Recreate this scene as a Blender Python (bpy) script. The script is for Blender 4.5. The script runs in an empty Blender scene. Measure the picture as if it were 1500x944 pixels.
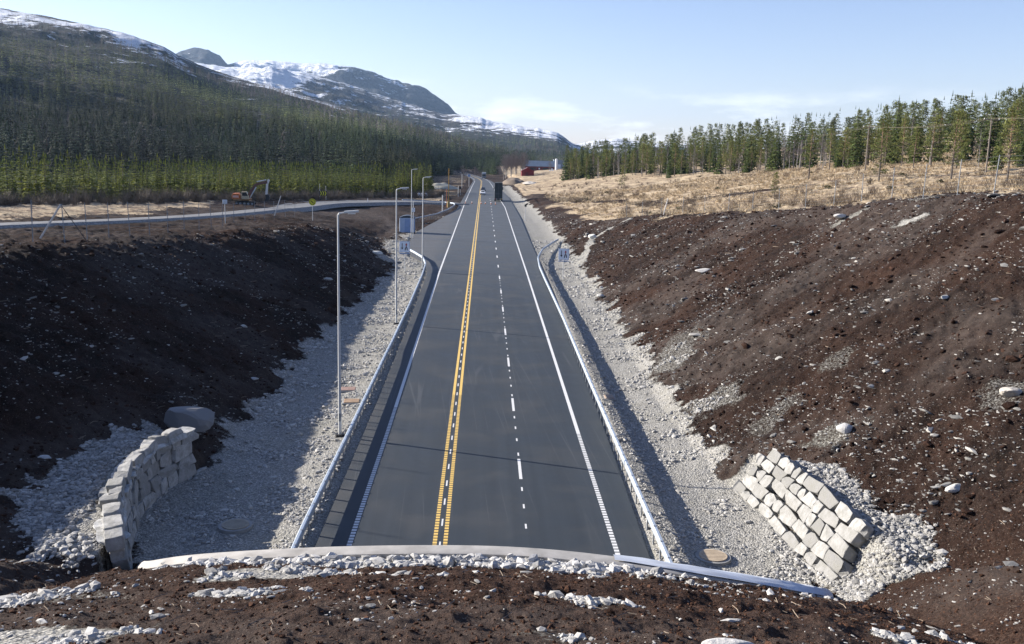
import math, random
import numpy as np

# ---------------------------------------------------------------- noise
def _hash(ix, iy, seed):
    with np.errstate(over='ignore'):
        h = (ix.astype(np.int64) * 374761393 + iy.astype(np.int64) * 668265263 + seed * 974634777) & 0xFFFFFFFF
        h = ((h ^ (h >> 13)) * 1274126177) & 0xFFFFFFFF
        h = h ^ (h >> 16)
    return h.astype(np.float64) / 4294967295.0
def vnoise(x, y, seed=0):
    x = np.asarray(x, float); y = np.asarray(y, float)
    ix = np.floor(x); iy = np.floor(y); fx = x - ix; fy = y - iy
    ux = fx * fx * (3 - 2 * fx); uy = fy * fy * (3 - 2 * fy)
    a = _hash(ix, iy, seed); b = _hash(ix + 1, iy, seed); c = _hash(ix, iy + 1, seed); d = _hash(ix + 1, iy + 1, seed)
    return (a + (b - a) * ux) * (1 - uy) + (c + (d - c) * ux) * uy
def fbm(x, y, seed=0, octv=4, gain=.5):
    s = 0; a = 1; t = 0
    for k in range(octv):
        s = s + a * vnoise(x * 2 ** k + 17.3 * k, y * 2 ** k - 9.1 * k, seed + k); t += a; a *= gain
    return s / t
def ss(a, b, x):
    t = np.clip((x - a) / (b - a), 0, 1); return t * t * (3 - 2 * t)
def smin(a, b, k):
    h = np.clip(.5 + .5 * (b - a) / k, 0, 1); return b + (a - b) * h - k * h * (1 - h)
def smax(a, b, k): return -smin(-a, -b, k)
def tab(t, v):
    xs = [p[0] for p in t]; ys = [p[1] for p in t]; return np.interp(v, xs, ys)
def seg_dist(x, y, pts):
    """distance to a polyline"""
    d = np.full(np.shape(x), 1e9)
    for (ax, ay), (bx, by) in zip(pts[:-1], pts[1:]):
        vx, vy = bx - ax, by - ay; L = vx * vx + vy * vy + 1e-9
        t = np.clip(((x - ax) * vx + (y - ay) * vy) / L, 0, 1)
        d = np.minimum(d, np.hypot(x - ax - t * vx, y - ay - t * vy))
    return d
def poly_sd(x, y, pts):
    """signed distance to a polygon, negative inside"""
    P = list(pts); d = seg_dist(x, y, P + [P[0]]); ins = np.zeros(np.shape(x), bool)
    for (ax, ay), (bx, by) in zip(P, P[1:] + P[:1]):
        if ay == by: continue
        c = ((ay > y) != (by > y)) & (x < (bx - ax) * (y - ay) / (by - ay) + ax)
        ins ^= c
    return np.where(ins, -d, d)

# ---------------------------------------------------------------- lie of the land
CTRL = [(-32,62,8.6),(-33,79,7.6),(-32,104,6.2),(-31,134,4.7),(-28,165,2.6),(-21,190,.6),(-16,178,0),(-14,200,-.4),(-12,240,-.3),
 (-45,262,1.8),(-25,272,1),(-12,280,.2),(-48,235,2.6),(-54,186,4.2),(-64,164,5),(-78,150,5.6),(-35,240,1.2),(-25,225,.2),
 (-111,218,2.2),(-74,250,1.6),(-47,290,1),(-24,302,.4),(-20,382,0),(-200,400,1),(-100,600,0),(0,700,-1),(-250,200,3),
 (-60,60,9.2),(-60,100,7.6),(-100,120,7),(-150,150,5),(-60,20,12),(-40,0,13.6),(-100,0,13),
 (34,58,13.8),(35,80,12.2),(33,100,10),(28,130,7.3),(24,150,5.5),(20,170,3.2),(17,260,1.6),(15,350,.8),(12,430,.2),(-12,430,-.2),
 (85,150,14.2),(100,250,14.6),(80,350,10),(43,400,5),(150,300,20),(160,200,24),(112,380,15.5),(40,260,5),(60,200,10),(50,30,15),(80,60,15),
 (60,100,12.6),(120,100,16),(30,500,3),(60,800,5),(120,500,17),(200,400,28),(300,300,40),(70,1000,8),(30,20,15),(30,0,15.5),
 (0,-30,13.6),(-50,-50,14.5),(60,-50,17),(0,-200,16),(-300,-100,15),(300,-100,24),(-300,500,4),(400,700,30),(0,1100,-1)]
_C = np.array(CTRL, float)
def _U(r2):
    return .5 * r2 * np.log(r2 + 1e-9)
def _fit():
    n = len(_C); X = _C[:, :2] / 100.
    K = _U(((X[:, None] - X[None]) ** 2).sum(-1)) + np.eye(n) * .002
    Pm = np.hstack([np.ones((n, 1)), X]); A = np.zeros((n + 3, n + 3)); A[:n, :n] = K; A[:n, n:] = Pm; A[n:, :n] = Pm.T
    return np.linalg.solve(A, np.concatenate([_C[:, 2], np.zeros(3)]))
_W = _fit()
def plateau(x, y):
    X = np.asarray(x, float) / 100.; Y = np.asarray(y, float) / 100.
    z = _W[-3] + _W[-2] * X + _W[-1] * Y
    for i in range(len(_C)):
        z = z + _W[i] * _U((X - _C[i, 0] / 100.) ** 2 + (Y - _C[i, 1] / 100.) ** 2)
    r = np.hypot(X, Y) * 100
    w = 1 - ss(700, 1300, r)
    return np.where(w > 0, np.clip(z, -3, 40), 0) * w
FOOT_L = [(0, 13.5), (29.5, 11.8), (31.6, 12.35), (33.6, 13.2), (37.2, 14.1), (40.5, 14.15), (43.0, 13.4), (46, 13.5), (56, 13.2), (80, 13.5), (106, 13), (130, 12.4), (150, 16), (165, 19), (200, 17), (240, 12), (300, 10), (430, 9)]
FOOT_R = [(0, 12.6), (31, 12.95), (34.5, 12.8), (38, 12.45), (41.4, 12.05), (44, 11.6), (57, 11.2), (83, 12), (110, 12.4), (138, 12.6), (205, 13.7), (330, 12), (430, 10.8)]
SLP_L = [(0, .5), (60, .5), (110, .46), (150, .42), (190, .3), (300, .2)]
SLP_R = [(0, .58), (60, .6), (80, .54), (110, .5), (150, .46), (250, .4)]
MOUND = [(-40, 14.6), (0, 13.5), (4, 12.75), (8, 11.05), (12, 9.4), (16, 7.75), (20.5, 6.0), (25, 3.8), (29, 1.9), (33, -.1), (36, -1.8), (60, -16)]
# tunnel mouth: lip of the concrete vault, from the left foot over the crown to the right foot
LIP = [(-12.6, 32.98, 0.0), (-11.56, 30.49, 1.2), (-10.58, 27.91, 2.4), (-9.56, 25.43, 3.6), (-8.75, 23.27, 4.6), (-8.15, 22.05, 5.15), (-7.48, 21.54, 5.51), (-6.53, 21.14, 5.79), (-5.13, 20.72, 6.08), (-3.5, 20.5, 6.28), (-1.75, 20.4, 6.38), (-0.01, 20.4, 6.4), (1.1, 20.34, 6.39), (2.05, 20.22, 6.37), (3.14, 20.08, 6.31), (4.07, 19.95, 6.23), (5.17, 19.9, 6.08), (6.34, 20.05, 5.84), (7.42, 20.36, 5.53), (8.23, 20.9, 5.15), (9.02, 22.39, 4.4), (9.84, 24.43, 3.4), (10.89, 26.8, 2.2), (11.79, 29.03, 1.1), (12.77, 31.19, 0.0)]
def lip_y(x):
    return np.interp(x, [p[0] for p in LIP], [p[1] for p in LIP])
LWALL = [(-11.75, 30.3), (-12.3, 31.6), (-13.15, 33.6), (-14.05, 37.2), (-14.1, 40.5), (-13.35, 43.0)]
RWALL = [(13.0, 31.6), (12.9, 34.5), (12.6, 38), (12.2, 41.2)]
SIDE_ROAD = [(-48.5, 60, 1.7), (-47, 85, 1.8), (-44.8, 105, 1.9), (-43.6, 125, 2.0), (-43.0, 150, 2.1), (-43.0, 180, 2.4), (-43.0, 205, 3.5), (-42.6, 225, 5.0), (-40.5, 243, 6.2), (-34.5, 257, 6.8), (-26, 270, 6.5), (-16, 281, 6.8), (-9.5, 286, 7.5)]       # centre line (x, y), half width
ASPH_L = [(-30, 6.3), (60, 6.45), (85, 6.7), (119, 7.2), (130, 8.3), (138, 10.8), (152, 12.2), (166, 13.0), (182, 13.0), (198, 11.8), (215, 10.4), (238, 8.9), (250, 8.0), (256, 7.6), (300, 7.4), (430, 7.0), (565, 6.2), (760, 4)]
ASPH_R = [(-30, 6.65), (34, 6.7), (47, 7), (69, 7.4), (104, 7.9), (165, 8.3), (226, 8.8), (330, 8.6), (430, 6.3), (530, 3.6), (600, 1.5), (760, 0)]
def road_dx(y):
    """the far end of the road swings left"""
    return -18 * ss(500, 800, y)
def height_base(x, y):
    x = np.asarray(x, float); y = np.asarray(y, float)
    P = plateau(x, y)
    fl = tab(FOOT_L, y); fr = tab(FOOT_R, y)
    dl = -x - fl; dr = x - fr
    cutL = np.maximum(dl, 0) * tab(SLP_L, y); cutR = np.maximum(dr, 0) * tab(SLP_R, y)
    # terraces of crushed stone behind the two wing walls
    tl = 2.0 * ss(27, 29.5, y) * (1 - ss(42, 46, y)) * ss(.12, .42, dl)
    tr = 1.95 * ss(28, 31, y) * (1 - ss(39.5, 44, y)) * ss(.45, 1.9, dr)
    cutL = smax(cutL, tl, .3); cutR = smax(cutR, tr, .3)
    cut = np.where(x < 0, cutL, cutR)
    inside = (dl < 0) & (dr < 0)
    ditch = -.28 * ss(7.2, 9.4, np.abs(x)) * (1 - ss(-2.0, .6, np.where(x < 0, dl, dr)))
    ditch = ditch * (1 - ss(110, 135, y) * (x < 0))
    cut = cut + ditch - .0
    z = np.where(y < 620, smin(P, cut, .8 * ss(0, 3, np.where(x < 0, dl, dr)) + .02), P)
    # far road bed
    xr = x - road_dx(y)
    bed = 1 - ss(8, 20, np.abs(xr))
    z = np.where(y > 420, z + (0 - z) * bed * ss(420, 470, y) * (1 - ss(760, 800, y)), z)
    # under the asphalt the bed stays just below the road sheet
    al = tab(ASPH_L, y); ar = tab(ASPH_R, y)
    e = np.minimum(xr + al, ar - xr)
    onroad = (e > -.5) & (y < 790)
    z = np.where(onroad, np.where(e > .0, -.12, np.minimum(z, -.03 - .12 * ss(-.5, 0, e))), z)
    return z, P
def side_road_d(x, y):
    return seg_dist(x, y, [(p[0], p[1]) for p in SIDE_ROAD])
def behind_lip(x, y):
    return (y < lip_y(x) - .02) | ((np.abs(x) > 12.7) & False)
def height(x, y, detail=True):
    x = np.asarray(x, float); y = np.asarray(y, float)
    z, P = height_base(x, y)
    m = tab(MOUND, y) + .35 * (fbm(x * .12, y * .12, 5, 2) - .5)
    inx = (x > LIP[0][0]) & (x < LIP[-1][0])
    lz0 = np.interp(x, [p[0] for p in LIP], [p[2] for p in LIP])
    m = np.minimum(m, lz0 - .1 + .36 * np.maximum(lip_y(x) - y, 0) + .5 * np.maximum(np.abs(x) - 12.8, 0))
    zz = np.where(inx, np.where(y < lip_y(x), m, z), smax(z, m, .5))
    # the mound surface is tucked just under the lip
    lz = np.interp(x, [p[0] for p in LIP], [p[2] for p in LIP])
    dy = lip_y(x) - y
    w = (1 - ss(.0, 2.2, dy)) * (dy >= 0) * inx
    zz = zz + (np.minimum(lz - .12, zz + 3) - zz) * w
    if detail:
        r = np.hypot(x, y); al = tab(ASPH_L, y); ar = tab(ASPH_R, y)
        e = np.maximum(-x - al, x - ar); g = gravel_mask(x, y)
        off = ss(.3, 1.6, np.where(y < lip_y(x), 9, e)) * ss(2.5, 4.5, side_road_d(x, y))
        peat = (fbm(x * .55, y * .55, 21, 4, .62) - .5) * .7 + (vnoise(x * 3.1, y * 3.1, 31) - .5) * .16 + (vnoise(x * 7, y * 7, 33) - .5) * .07 + (1 - ss(25, 45, r)) * ((vnoise(x * 13, y * 13, 34) - .5) * .035 + (vnoise(x * 27, y * 27, 35) - .5) * .035)
        # downhill furrows left by the excavator bucket
        peat = peat + (fbm(x * .25 + y * .1, y * .9, 71, 2) - .5) * .3 + (vnoise(x * .22, y * 1.25 - x * .25, 73) - .5) * .28
        near = 1 - .55 * ss(2, 22, r) * 0
        grav = (fbm(x * .7, y * .7, 41, 3) - .5) * .2 + (vnoise(x * 4.5, y * 4.5, 43) - .5) * .04 + (vnoise(x * 9, y * 9, 44) - .5) * .03
        peat = peat * np.where((y < lip_y(x)) | (y < 24), .55, 1)
        grav = grav * (.35 + .65 * ss(10.5, 12, np.abs(x)))
        zz = zz + off * (peat * (1 - g) + grav * g) * (1 - .5 * ss(120, 260, r)) + ss(60, 300, r) * off * (fbm(x * .05, y * .05, 55, 3) - .5) * 1.6 * (np.abs(x) > 16)
    return zz
GRAVEL_POLYS = [[(-12.6, 29.6), (-12.5, 31.0), (-13.6, 33.0), (-14.2, 34.3), (-14.9, 38.2), (-14.8, 41.5), (-15, 44.5), (-16.6, 45.5), (-17.4, 41), (-17.4, 37), (-17.2, 34), (-16, 31.2), (-14.5, 29)], [(12.5, 43), (13.4, 43.5), (15.3, 40), (16, 36.5), (16.2, 33.4), (15.5, 29.5), (12.7, 29), (12.6, 31)], [(-8.75, 23.25), (-8.15, 22.03), (-7.48, 21.52), (-6.53, 21.12), (-5.13, 20.7), (-3.5, 20.48), (-1.75, 20.38), (-0.01, 20.38), (1.1, 20.32), (2.05, 20.2), (3.14, 20.06), (4.07, 19.93), (5.17, 19.88), (6.34, 20.03), (7.42, 20.34), (8.23, 20.88), (8.23, 19.93), (7.42, 19.39), (6.34, 19.080000000000002), (5.17, 18.93), (4.07, 18.98), (3.14, 19.11), (2.05, 19.25), (1.1, 19.07), (-0.01, 19.13), (-1.75, 19.13), (-3.5, 19.23), (-5.13, 19.45), (-6.53, 19.87), (-7.48, 20.27), (-8.15, 20.78), (-8.75, 22.0)], [(12.3, 122), (17.6, 147.6), (24.5, 155.6), (24.9, 157), (17, 149.2), (11.8, 124)]]
GRAVEL_SPOTS = [(14.0, 53.2, 2.6, 3.4, 0.5), (14.9, 67.6, 2.0, 4.5, 0.44), (16.9, 41.7, 2.2, 1.8, 0.5), (31.3, 67.5, 1.2, 1.8, 0.9), (15.7, 47, 2.4, 3.4, 0.45), (13.6, 64, 1.8, 5, 0.5), (22.4, 37.7, 1.4, 1.7, 0.45), (31, 80, 2.5, 1.2, 0.6), (19.3, 49, 1.5, 1.8, 0.44), (35, 74, 1.5, 5, 0.5), (-3.2, 16.0, 3.2, 1.1, 0.75), (-4.9, 9.7, 1.9, 1.0, 0.7), (-3.2, 12.7, 1.5, 1.2, 0.55), (8.6, 14.3, 2.6, 0.7, 0.7), (11.5, 17, 2.5, 0.5, 0.75), (6.2, 12.2, 0.6, 1.0, 0.6), (3, 17.2, 2.5, 1.1, 0.42), (-8, 15.2, 3.2, 1.6, 0.42), (1.8, 12.4, 1.6, 1.2, 0.4), (0.6, 9.3, 1.0, 0.8, 0.42), (-12.5, 172, 4.5, 14, 0.75), (-12, 150, 4, 10, 0.7), (-14, 133, 3, 6, 0.7), (-17, 140, 2.5, 5, 0.45)]
def gravel_mask(x, y):
    n = fbm(x * .5, y * .5, 91, 3) - .5; n2 = fbm(x * 2.1, y * 2.1, 95, 2) - .5
    fl = tab(FOOT_L, y); fr = tab(FOOT_R, y)
    e = np.where(x < 0, -x - fl, x - fr)
    lim = np.where(x < 0, .2 - .9 * ss(60, 100, y), .8)
    g = 1 - ss(-.5, .8, e - lim - n * 3 - n2 * 1.2)
    g = g * np.where(x < 0, 1 - ss(150, 175, y), 1 - ss(430, 470, y))
    g = g * (y > lip_y(x))
    g = np.where((y < 32.5) & (np.abs(x) > 12.4), 0, g)
    for p in GRAVEL_POLYS:
        g = np.maximum(g, 1 - ss(-.35, .45, poly_sd(x, y, p) - n * 2.2 - n2 * 1.0))
    for (cx, cy, rx, ry, k) in GRAVEL_SPOTS:
        d = np.hypot((x - cx) / rx, (y - cy) / ry)
        g = np.maximum(g, k * (1 - ss(.35, 1.0, d + n * 1.3 + n2 * .7)))
    return np.clip(g, 0, 1)
HAZE = 3.8e-05
SKY_STR = 0.073
SKY_DUST = 0.3
EXPO = 1.3
import bpy
from mathutils import Vector, Matrix
SC = bpy.context.scene
COL = SC.collection
RNG = np.random.default_rng(7)
random.seed(11)
PI = math.pi
# ---------------------------------------------------------------- node helpers
class NT:
    def __init__(s, m):
        s.m = m; s.t = m.node_tree; s.n = s.t.nodes; s.l = s.t.links
    def add(s, typ, **kw):
        nd = s.n.new(typ); ins = kw.pop('ins', {})
        for k, v in kw.items(): setattr(nd, k, v)
        for k, v in ins.items():
            if isinstance(v, bpy.types.NodeSocket): s.l.new(v, nd.inputs[k])
            else: nd.inputs[k].default_value = v
        return nd
    def noise(s, vec, scale, detail=4, rough=.55, dist=0):
        return s.add('ShaderNodeTexNoise', ins={'Vector': vec, 'Scale': scale, 'Detail': detail, 'Roughness': rough, 'Distortion': dist}).outputs['Fac']
    def voro(s, vec, scale, feature='F1', out='Distance', rnd=1):
        return s.add('ShaderNodeTexVoronoi', feature=feature, ins={'Vector': vec, 'Scale': scale, 'Randomness': rnd}).outputs[out]
    def ramp(s, fac, stops, interp='LINEAR'):
        r = s.add('ShaderNodeValToRGB', ins={'Fac': fac}); cr = r.color_ramp; cr.interpolation = interp
        while len(cr.elements) < len(stops): cr.elements.new(.5)
        for e, (p, c) in zip(cr.elements, stops):
            e.position = p; e.color = (c, c, c, 1) if not isinstance(c, (tuple, list)) else (*c, 1)
        return r.outputs['Color']
    def mix(s, fac, a, b, mode='MIX'):
        nd = s.n.new('ShaderNodeMix'); nd.data_type = 'RGBA'; nd.blend_type = mode
        for sock, v in ((nd.inputs[0], fac), (nd.inputs[6], a), (nd.inputs[7], b)):
            if isinstance(v, bpy.types.NodeSocket): s.l.new(v, sock)
            elif isinstance(v, (tuple, list)): sock.default_value = (*v, 1)
            else: sock.default_value = v
        return nd.outputs[2]
    def math(s, op, a, b=0.0, c=0.0, clamp=False):
        nd = s.n.new('ShaderNodeMath'); nd.operation = op; nd.use_clamp = clamp
        for i, v in enumerate((a, b, c)):
            if isinstance(v, bpy.types.NodeSocket): s.l.new(v, nd.inputs[i])
            else: nd.inputs[i].default_value = v
        return nd.outputs[0]
    def attr(s, name, out='Color'): return s.add('ShaderNodeAttribute', attribute_name=name).outputs[out]
    def pos(s): return s.add('ShaderNodeNewGeometry').outputs['Position']
    def sep(s, v): return s.add('ShaderNodeSeparateXYZ', ins={0: v}).outputs
    def bump(s, h, strength=.5, dist=.1):
        return s.add('ShaderNodeBump', ins={'Height': h, 'Strength': strength, 'Distance': dist}).outputs['Normal']
def mat(name, build=None, color=(.5, .5, .5), rough=.8, metal=0, spec=.5):
    m = bpy.data.materials.new(name); m.use_nodes = True; N = NT(m); b = N.n['Principled BSDF']
    b.inputs['Base Color'].default_value = (*color, 1); b.inputs['Roughness'].default_value = rough
    b.inputs['Metallic'].default_value = metal; b.inputs['Specular IOR Level'].default_value = spec
    if build: build(N, b)
    return m
def paint(name, color, rough=.5, metal=0, dirt=.15, scale=3.):
    """a plain surface with a little uneven dirt and gloss"""
    def f(N, b):
        tc = N.add('ShaderNodeTexCoord').outputs['Object']
        n = N.noise(tc, scale, 5, .6)
        c = N.mix(N.ramp(n, [(.35, 0), (.75, 1)]), color, tuple(v * (1 - dirt * 1.6) for v in color))
        N.l.new(c, b.inputs['Base Color'])
        N.l.new(N.ramp(n, [(.3, rough), (.8, min(1, rough + .2))]), b.inputs['Roughness'])
    return mat(name, f, color, rough, metal)
# ---------------------------------------------------------------- mesh helpers
def np_mesh(name, V, Fc, mats, parent=None, smooth=False, cols=None, mi=None, loc=None):
    """Fc: (M,3) or (M,4) array, or a list of those"""
    V = np.asarray(V, np.float32); Fs = Fc if isinstance(Fc, list) and isinstance(Fc[0], np.ndarray) else [np.asarray(Fc)]
    Fs = [np.asarray(f, np.int32) for f in Fs if len(f)]
    me = bpy.data.meshes.new(name); me.vertices.add(len(V)); me.vertices.foreach_set('co', V.ravel())
    idx = np.concatenate([f.ravel() for f in Fs]); tot = np.concatenate([np.full(len(f), f.shape[1], np.int32) for f in Fs])
    st = np.concatenate([[0], np.cumsum(tot)[:-1]]).astype(np.int32)
    me.loops.add(len(idx)); me.loops.foreach_set('vertex_index', idx)
    me.polygons.add(len(tot)); me.polygons.foreach_set('loop_start', st); me.polygons.foreach_set('loop_total', tot)
    if mi is not None: me.polygons.foreach_set('material_index', np.asarray(mi, np.int32))
    me.update(calc_edges=True)
    me.polygons.foreach_set('use_smooth', np.full(len(tot), bool(smooth)))
    if cols is not None:
        for k, c in (cols if isinstance(cols, dict) else {'col': cols}).items():
            a = me.color_attributes.new(k, 'FLOAT_COLOR', 'POINT'); c = np.asarray(c, np.float32)
            if c.shape[1] == 3: c = np.hstack([c, np.ones((len(c), 1), np.float32)])
            a.data.foreach_set('color', c.ravel())
    for m in (mats if isinstance(mats, (list, tuple)) else [mats]): me.materials.append(m)
    me.validate(clean_customdata=False)
    o = bpy.data.objects.new(name, me); COL.objects.link(o)
    if parent: o.parent = parent
    if loc is not None: o.location = loc
    return o
class MB:
    """collects simple shapes into ONE mesh"""
    def __init__(s): s.v = []; s.f = []; s.mi = []; s.m = 0
    def add(s, vs, fs):
        b = len(s.v); s.v += [tuple(v) for v in vs]; s.f += [tuple(i + b for i in f) for f in fs]; s.mi += [s.m] * len(fs); return s
    def box(s, c, d, rz=0, taper=1, bev=0, rx=0, ry=0):
        x, y, z = d[0] / 2, d[1] / 2, d[2] / 2; b = min(bev, x * .9, y * .9, z * .9); vs = []
        M = Matrix.Translation(c) @ Matrix.Rotation(rz, 4, 'Z') @ Matrix.Rotation(ry, 4, 'Y') @ Matrix.Rotation(rx, 4, 'X')
        if b <= 0:
            for k in (-1, 1):
                t = taper if k > 0 else 1
                for (i, j) in ((-1, -1), (1, -1), (1, 1), (-1, 1)): vs.append(M @ Vector((i * x * t, j * y * t, k * z)))
            return s.add(vs, [(3, 2, 1, 0), (4, 5, 6, 7), (0, 1, 5, 4), (1, 2, 6, 5), (2, 3, 7, 6), (3, 0, 4, 7)])
        def ringp(z_, ix, t):
            X, Y = x * t, y * t
            p = [(-X + b, -Y), (X - b, -Y), (X, -Y + b), (X, Y - b), (X - b, Y), (-X + b, Y), (-X, Y - b), (-X, -Y + b)]
            if ix: p = [(px * (1 - b / X), py * (1 - b / Y)) for px, py in p]
            return [M @ Vector((px, py, z_)) for px, py in p]
        rings = [ringp(-z, 1, 1), ringp(-z + b, 0, 1), ringp(z - b, 0, taper), ringp(z, 1, taper)]
        for r in rings: vs += r
        fs = [tuple(range(7, -1, -1)), tuple(range(24, 32))]
        for k in range(3):
            for i in range(8): fs.append((k * 8 + i, k * 8 + (i + 1) % 8, k * 8 + 8 + (i + 1) % 8, k * 8 + 8 + i))
        return s.add(vs, fs)
    def tube(s, pts, r, n=8, cap=True):
        pts = [Vector(p) for p in pts]; rs = r if isinstance(r, (list, tuple)) else [r] * len(pts); vs = []; fs = []
        up = None
        for i, p in enumerate(pts):
            t = (pts[min(i + 1, len(pts) - 1)] - pts[max(i - 1, 0)]).normalized()
            if up is None: up = t.orthogonal().normalized()
            up = (up - t * up.dot(t)).normalized(); w = t.cross(up)
            for k in range(n):
                a = 2 * PI * k / n; vs.append(p + (up * math.cos(a) + w * math.sin(a)) * rs[i])
        for i in range(len(pts) - 1):
            for k in range(n): fs.append((i * n + k, i * n + (k + 1) % n, (i + 1) * n + (k + 1) % n, (i + 1) * n + k))
        if cap: fs += [tuple(range(n - 1, -1, -1)), tuple(range((len(pts) - 1) * n, len(pts) * n))]
        return s.add(vs, fs)
    def cyl(s, c, r, h, n=16, axis='Z', r2=None):
        c = Vector(c); a = {'X': Vector((1, 0, 0)), 'Y': Vector((0, 1, 0)), 'Z': Vector((0, 0, 1))}[axis]
        return s.tube([c - a * h / 2, c + a * h / 2], [r, r if r2 is None else r2], n)
    def sweep(s, pts, prof, closed=True, up=Vector((0, 0, 1))):
        """profile [(side, up)] swept along pts (horizontal-ish path)"""
        pts = [Vector(p) for p in pts]; n = len(prof); vs = []; fs = []
        for i, p in enumerate(pts):
            t = (pts[min(i + 1, len(pts) - 1)] - pts[max(i - 1, 0)]).normalized(); sd = t.cross(up).normalized(); u = sd.cross(t).normalized()
            for (a, b) in prof: vs.append(p + sd * a + u * b)
        m = n if closed else n - 1
        for i in range(len(pts) - 1):
            for k in range(m): fs.append((i * n + k, i * n + (k + 1) % n, (i + 1) * n + (k + 1) % n, (i + 1) * n + k))
        if closed: fs += [tuple(range(n)), tuple(range(len(pts) * n - 1, (len(pts) - 1) * n - 1, -1))]
        return s.add(vs, fs)
    def prism(s, poly, y0, y1, plane='XZ'):
        n = len(poly)
        f = {'XZ': lambda p, q: (p[0], q, p[1]), 'YZ': lambda p, q: (q, p[0], p[1]), 'XY': lambda p, q: (p[0], p[1], q)}[plane]
        vs = [f(p, y0) for p in poly] + [f(p, y1) for p in poly]
        fs = [tuple(range(n)), tuple(range(2 * n - 1, n - 1, -1))] + [(i, i + n, (i + 1) % n + n, (i + 1) % n) for i in range(n)]
        return s.add(vs, fs)
    def build(s, name, mats, parent=None, smooth=False, loc=None):
        me = bpy.data.meshes.new(name); me.from_pydata([tuple(v) for v in s.v], [], s.f)
        for m in (mats if isinstance(mats, (list, tuple)) else [mats]): me.materials.append(m)
        if any(s.mi): me.polygons.foreach_set('material_index', s.mi)
        import bmesh
        bm = bmesh.new(); bm.from_mesh(me); bmesh.ops.recalc_face_normals(bm, faces=bm.faces); bm.to_mesh(me); bm.free()
        if smooth:
            me.polygons.foreach_set('use_smooth', [True] * len(me.polygons))
            try: me.set_sharp_from_angle(angle=.6)
            except Exception: pass
        o = bpy.data.objects.new(name, me); COL.objects.link(o)
        if parent: o.parent = parent
        if loc is not None: o.location = loc
        return o
def tag(o, label=None, cat=None, group=None, kind=None):
    if label: o['label'] = label
    if cat: o['category'] = cat
    if group: o['group'] = group
    if kind: o['kind'] = kind
    return o
def thing(name, label, cat, loc=(0, 0, 0), rz=0, group=None):
    o = bpy.data.objects.new(name, None); COL.objects.link(o); o.empty_display_size = .3
    o.location = loc; o.rotation_euler = (0, 0, rz); return tag(o, label, cat, group)
def dup(root, loc, rz=0, scale=1, label=None, group=None):
    r = root.copy(); COL.objects.link(r); r.location = loc; r.rotation_euler = (0, 0, rz)
    r.scale = scale if isinstance(scale, tuple) else (scale,) * 3
    if label: r['label'] = label
    if group: r['group'] = group
    for ch in list(root.children):
        c = ch.copy(); COL.objects.link(c); c.parent = r
        for g in list(ch.children):
            d = g.copy(); COL.objects.link(d); d.parent = c
    return r
def gz(x, y): return float(height(np.array([x]), np.array([y]))[0])
def gzs(x, y): return float(height(np.array([x]), np.array([y]), False)[0])
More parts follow.
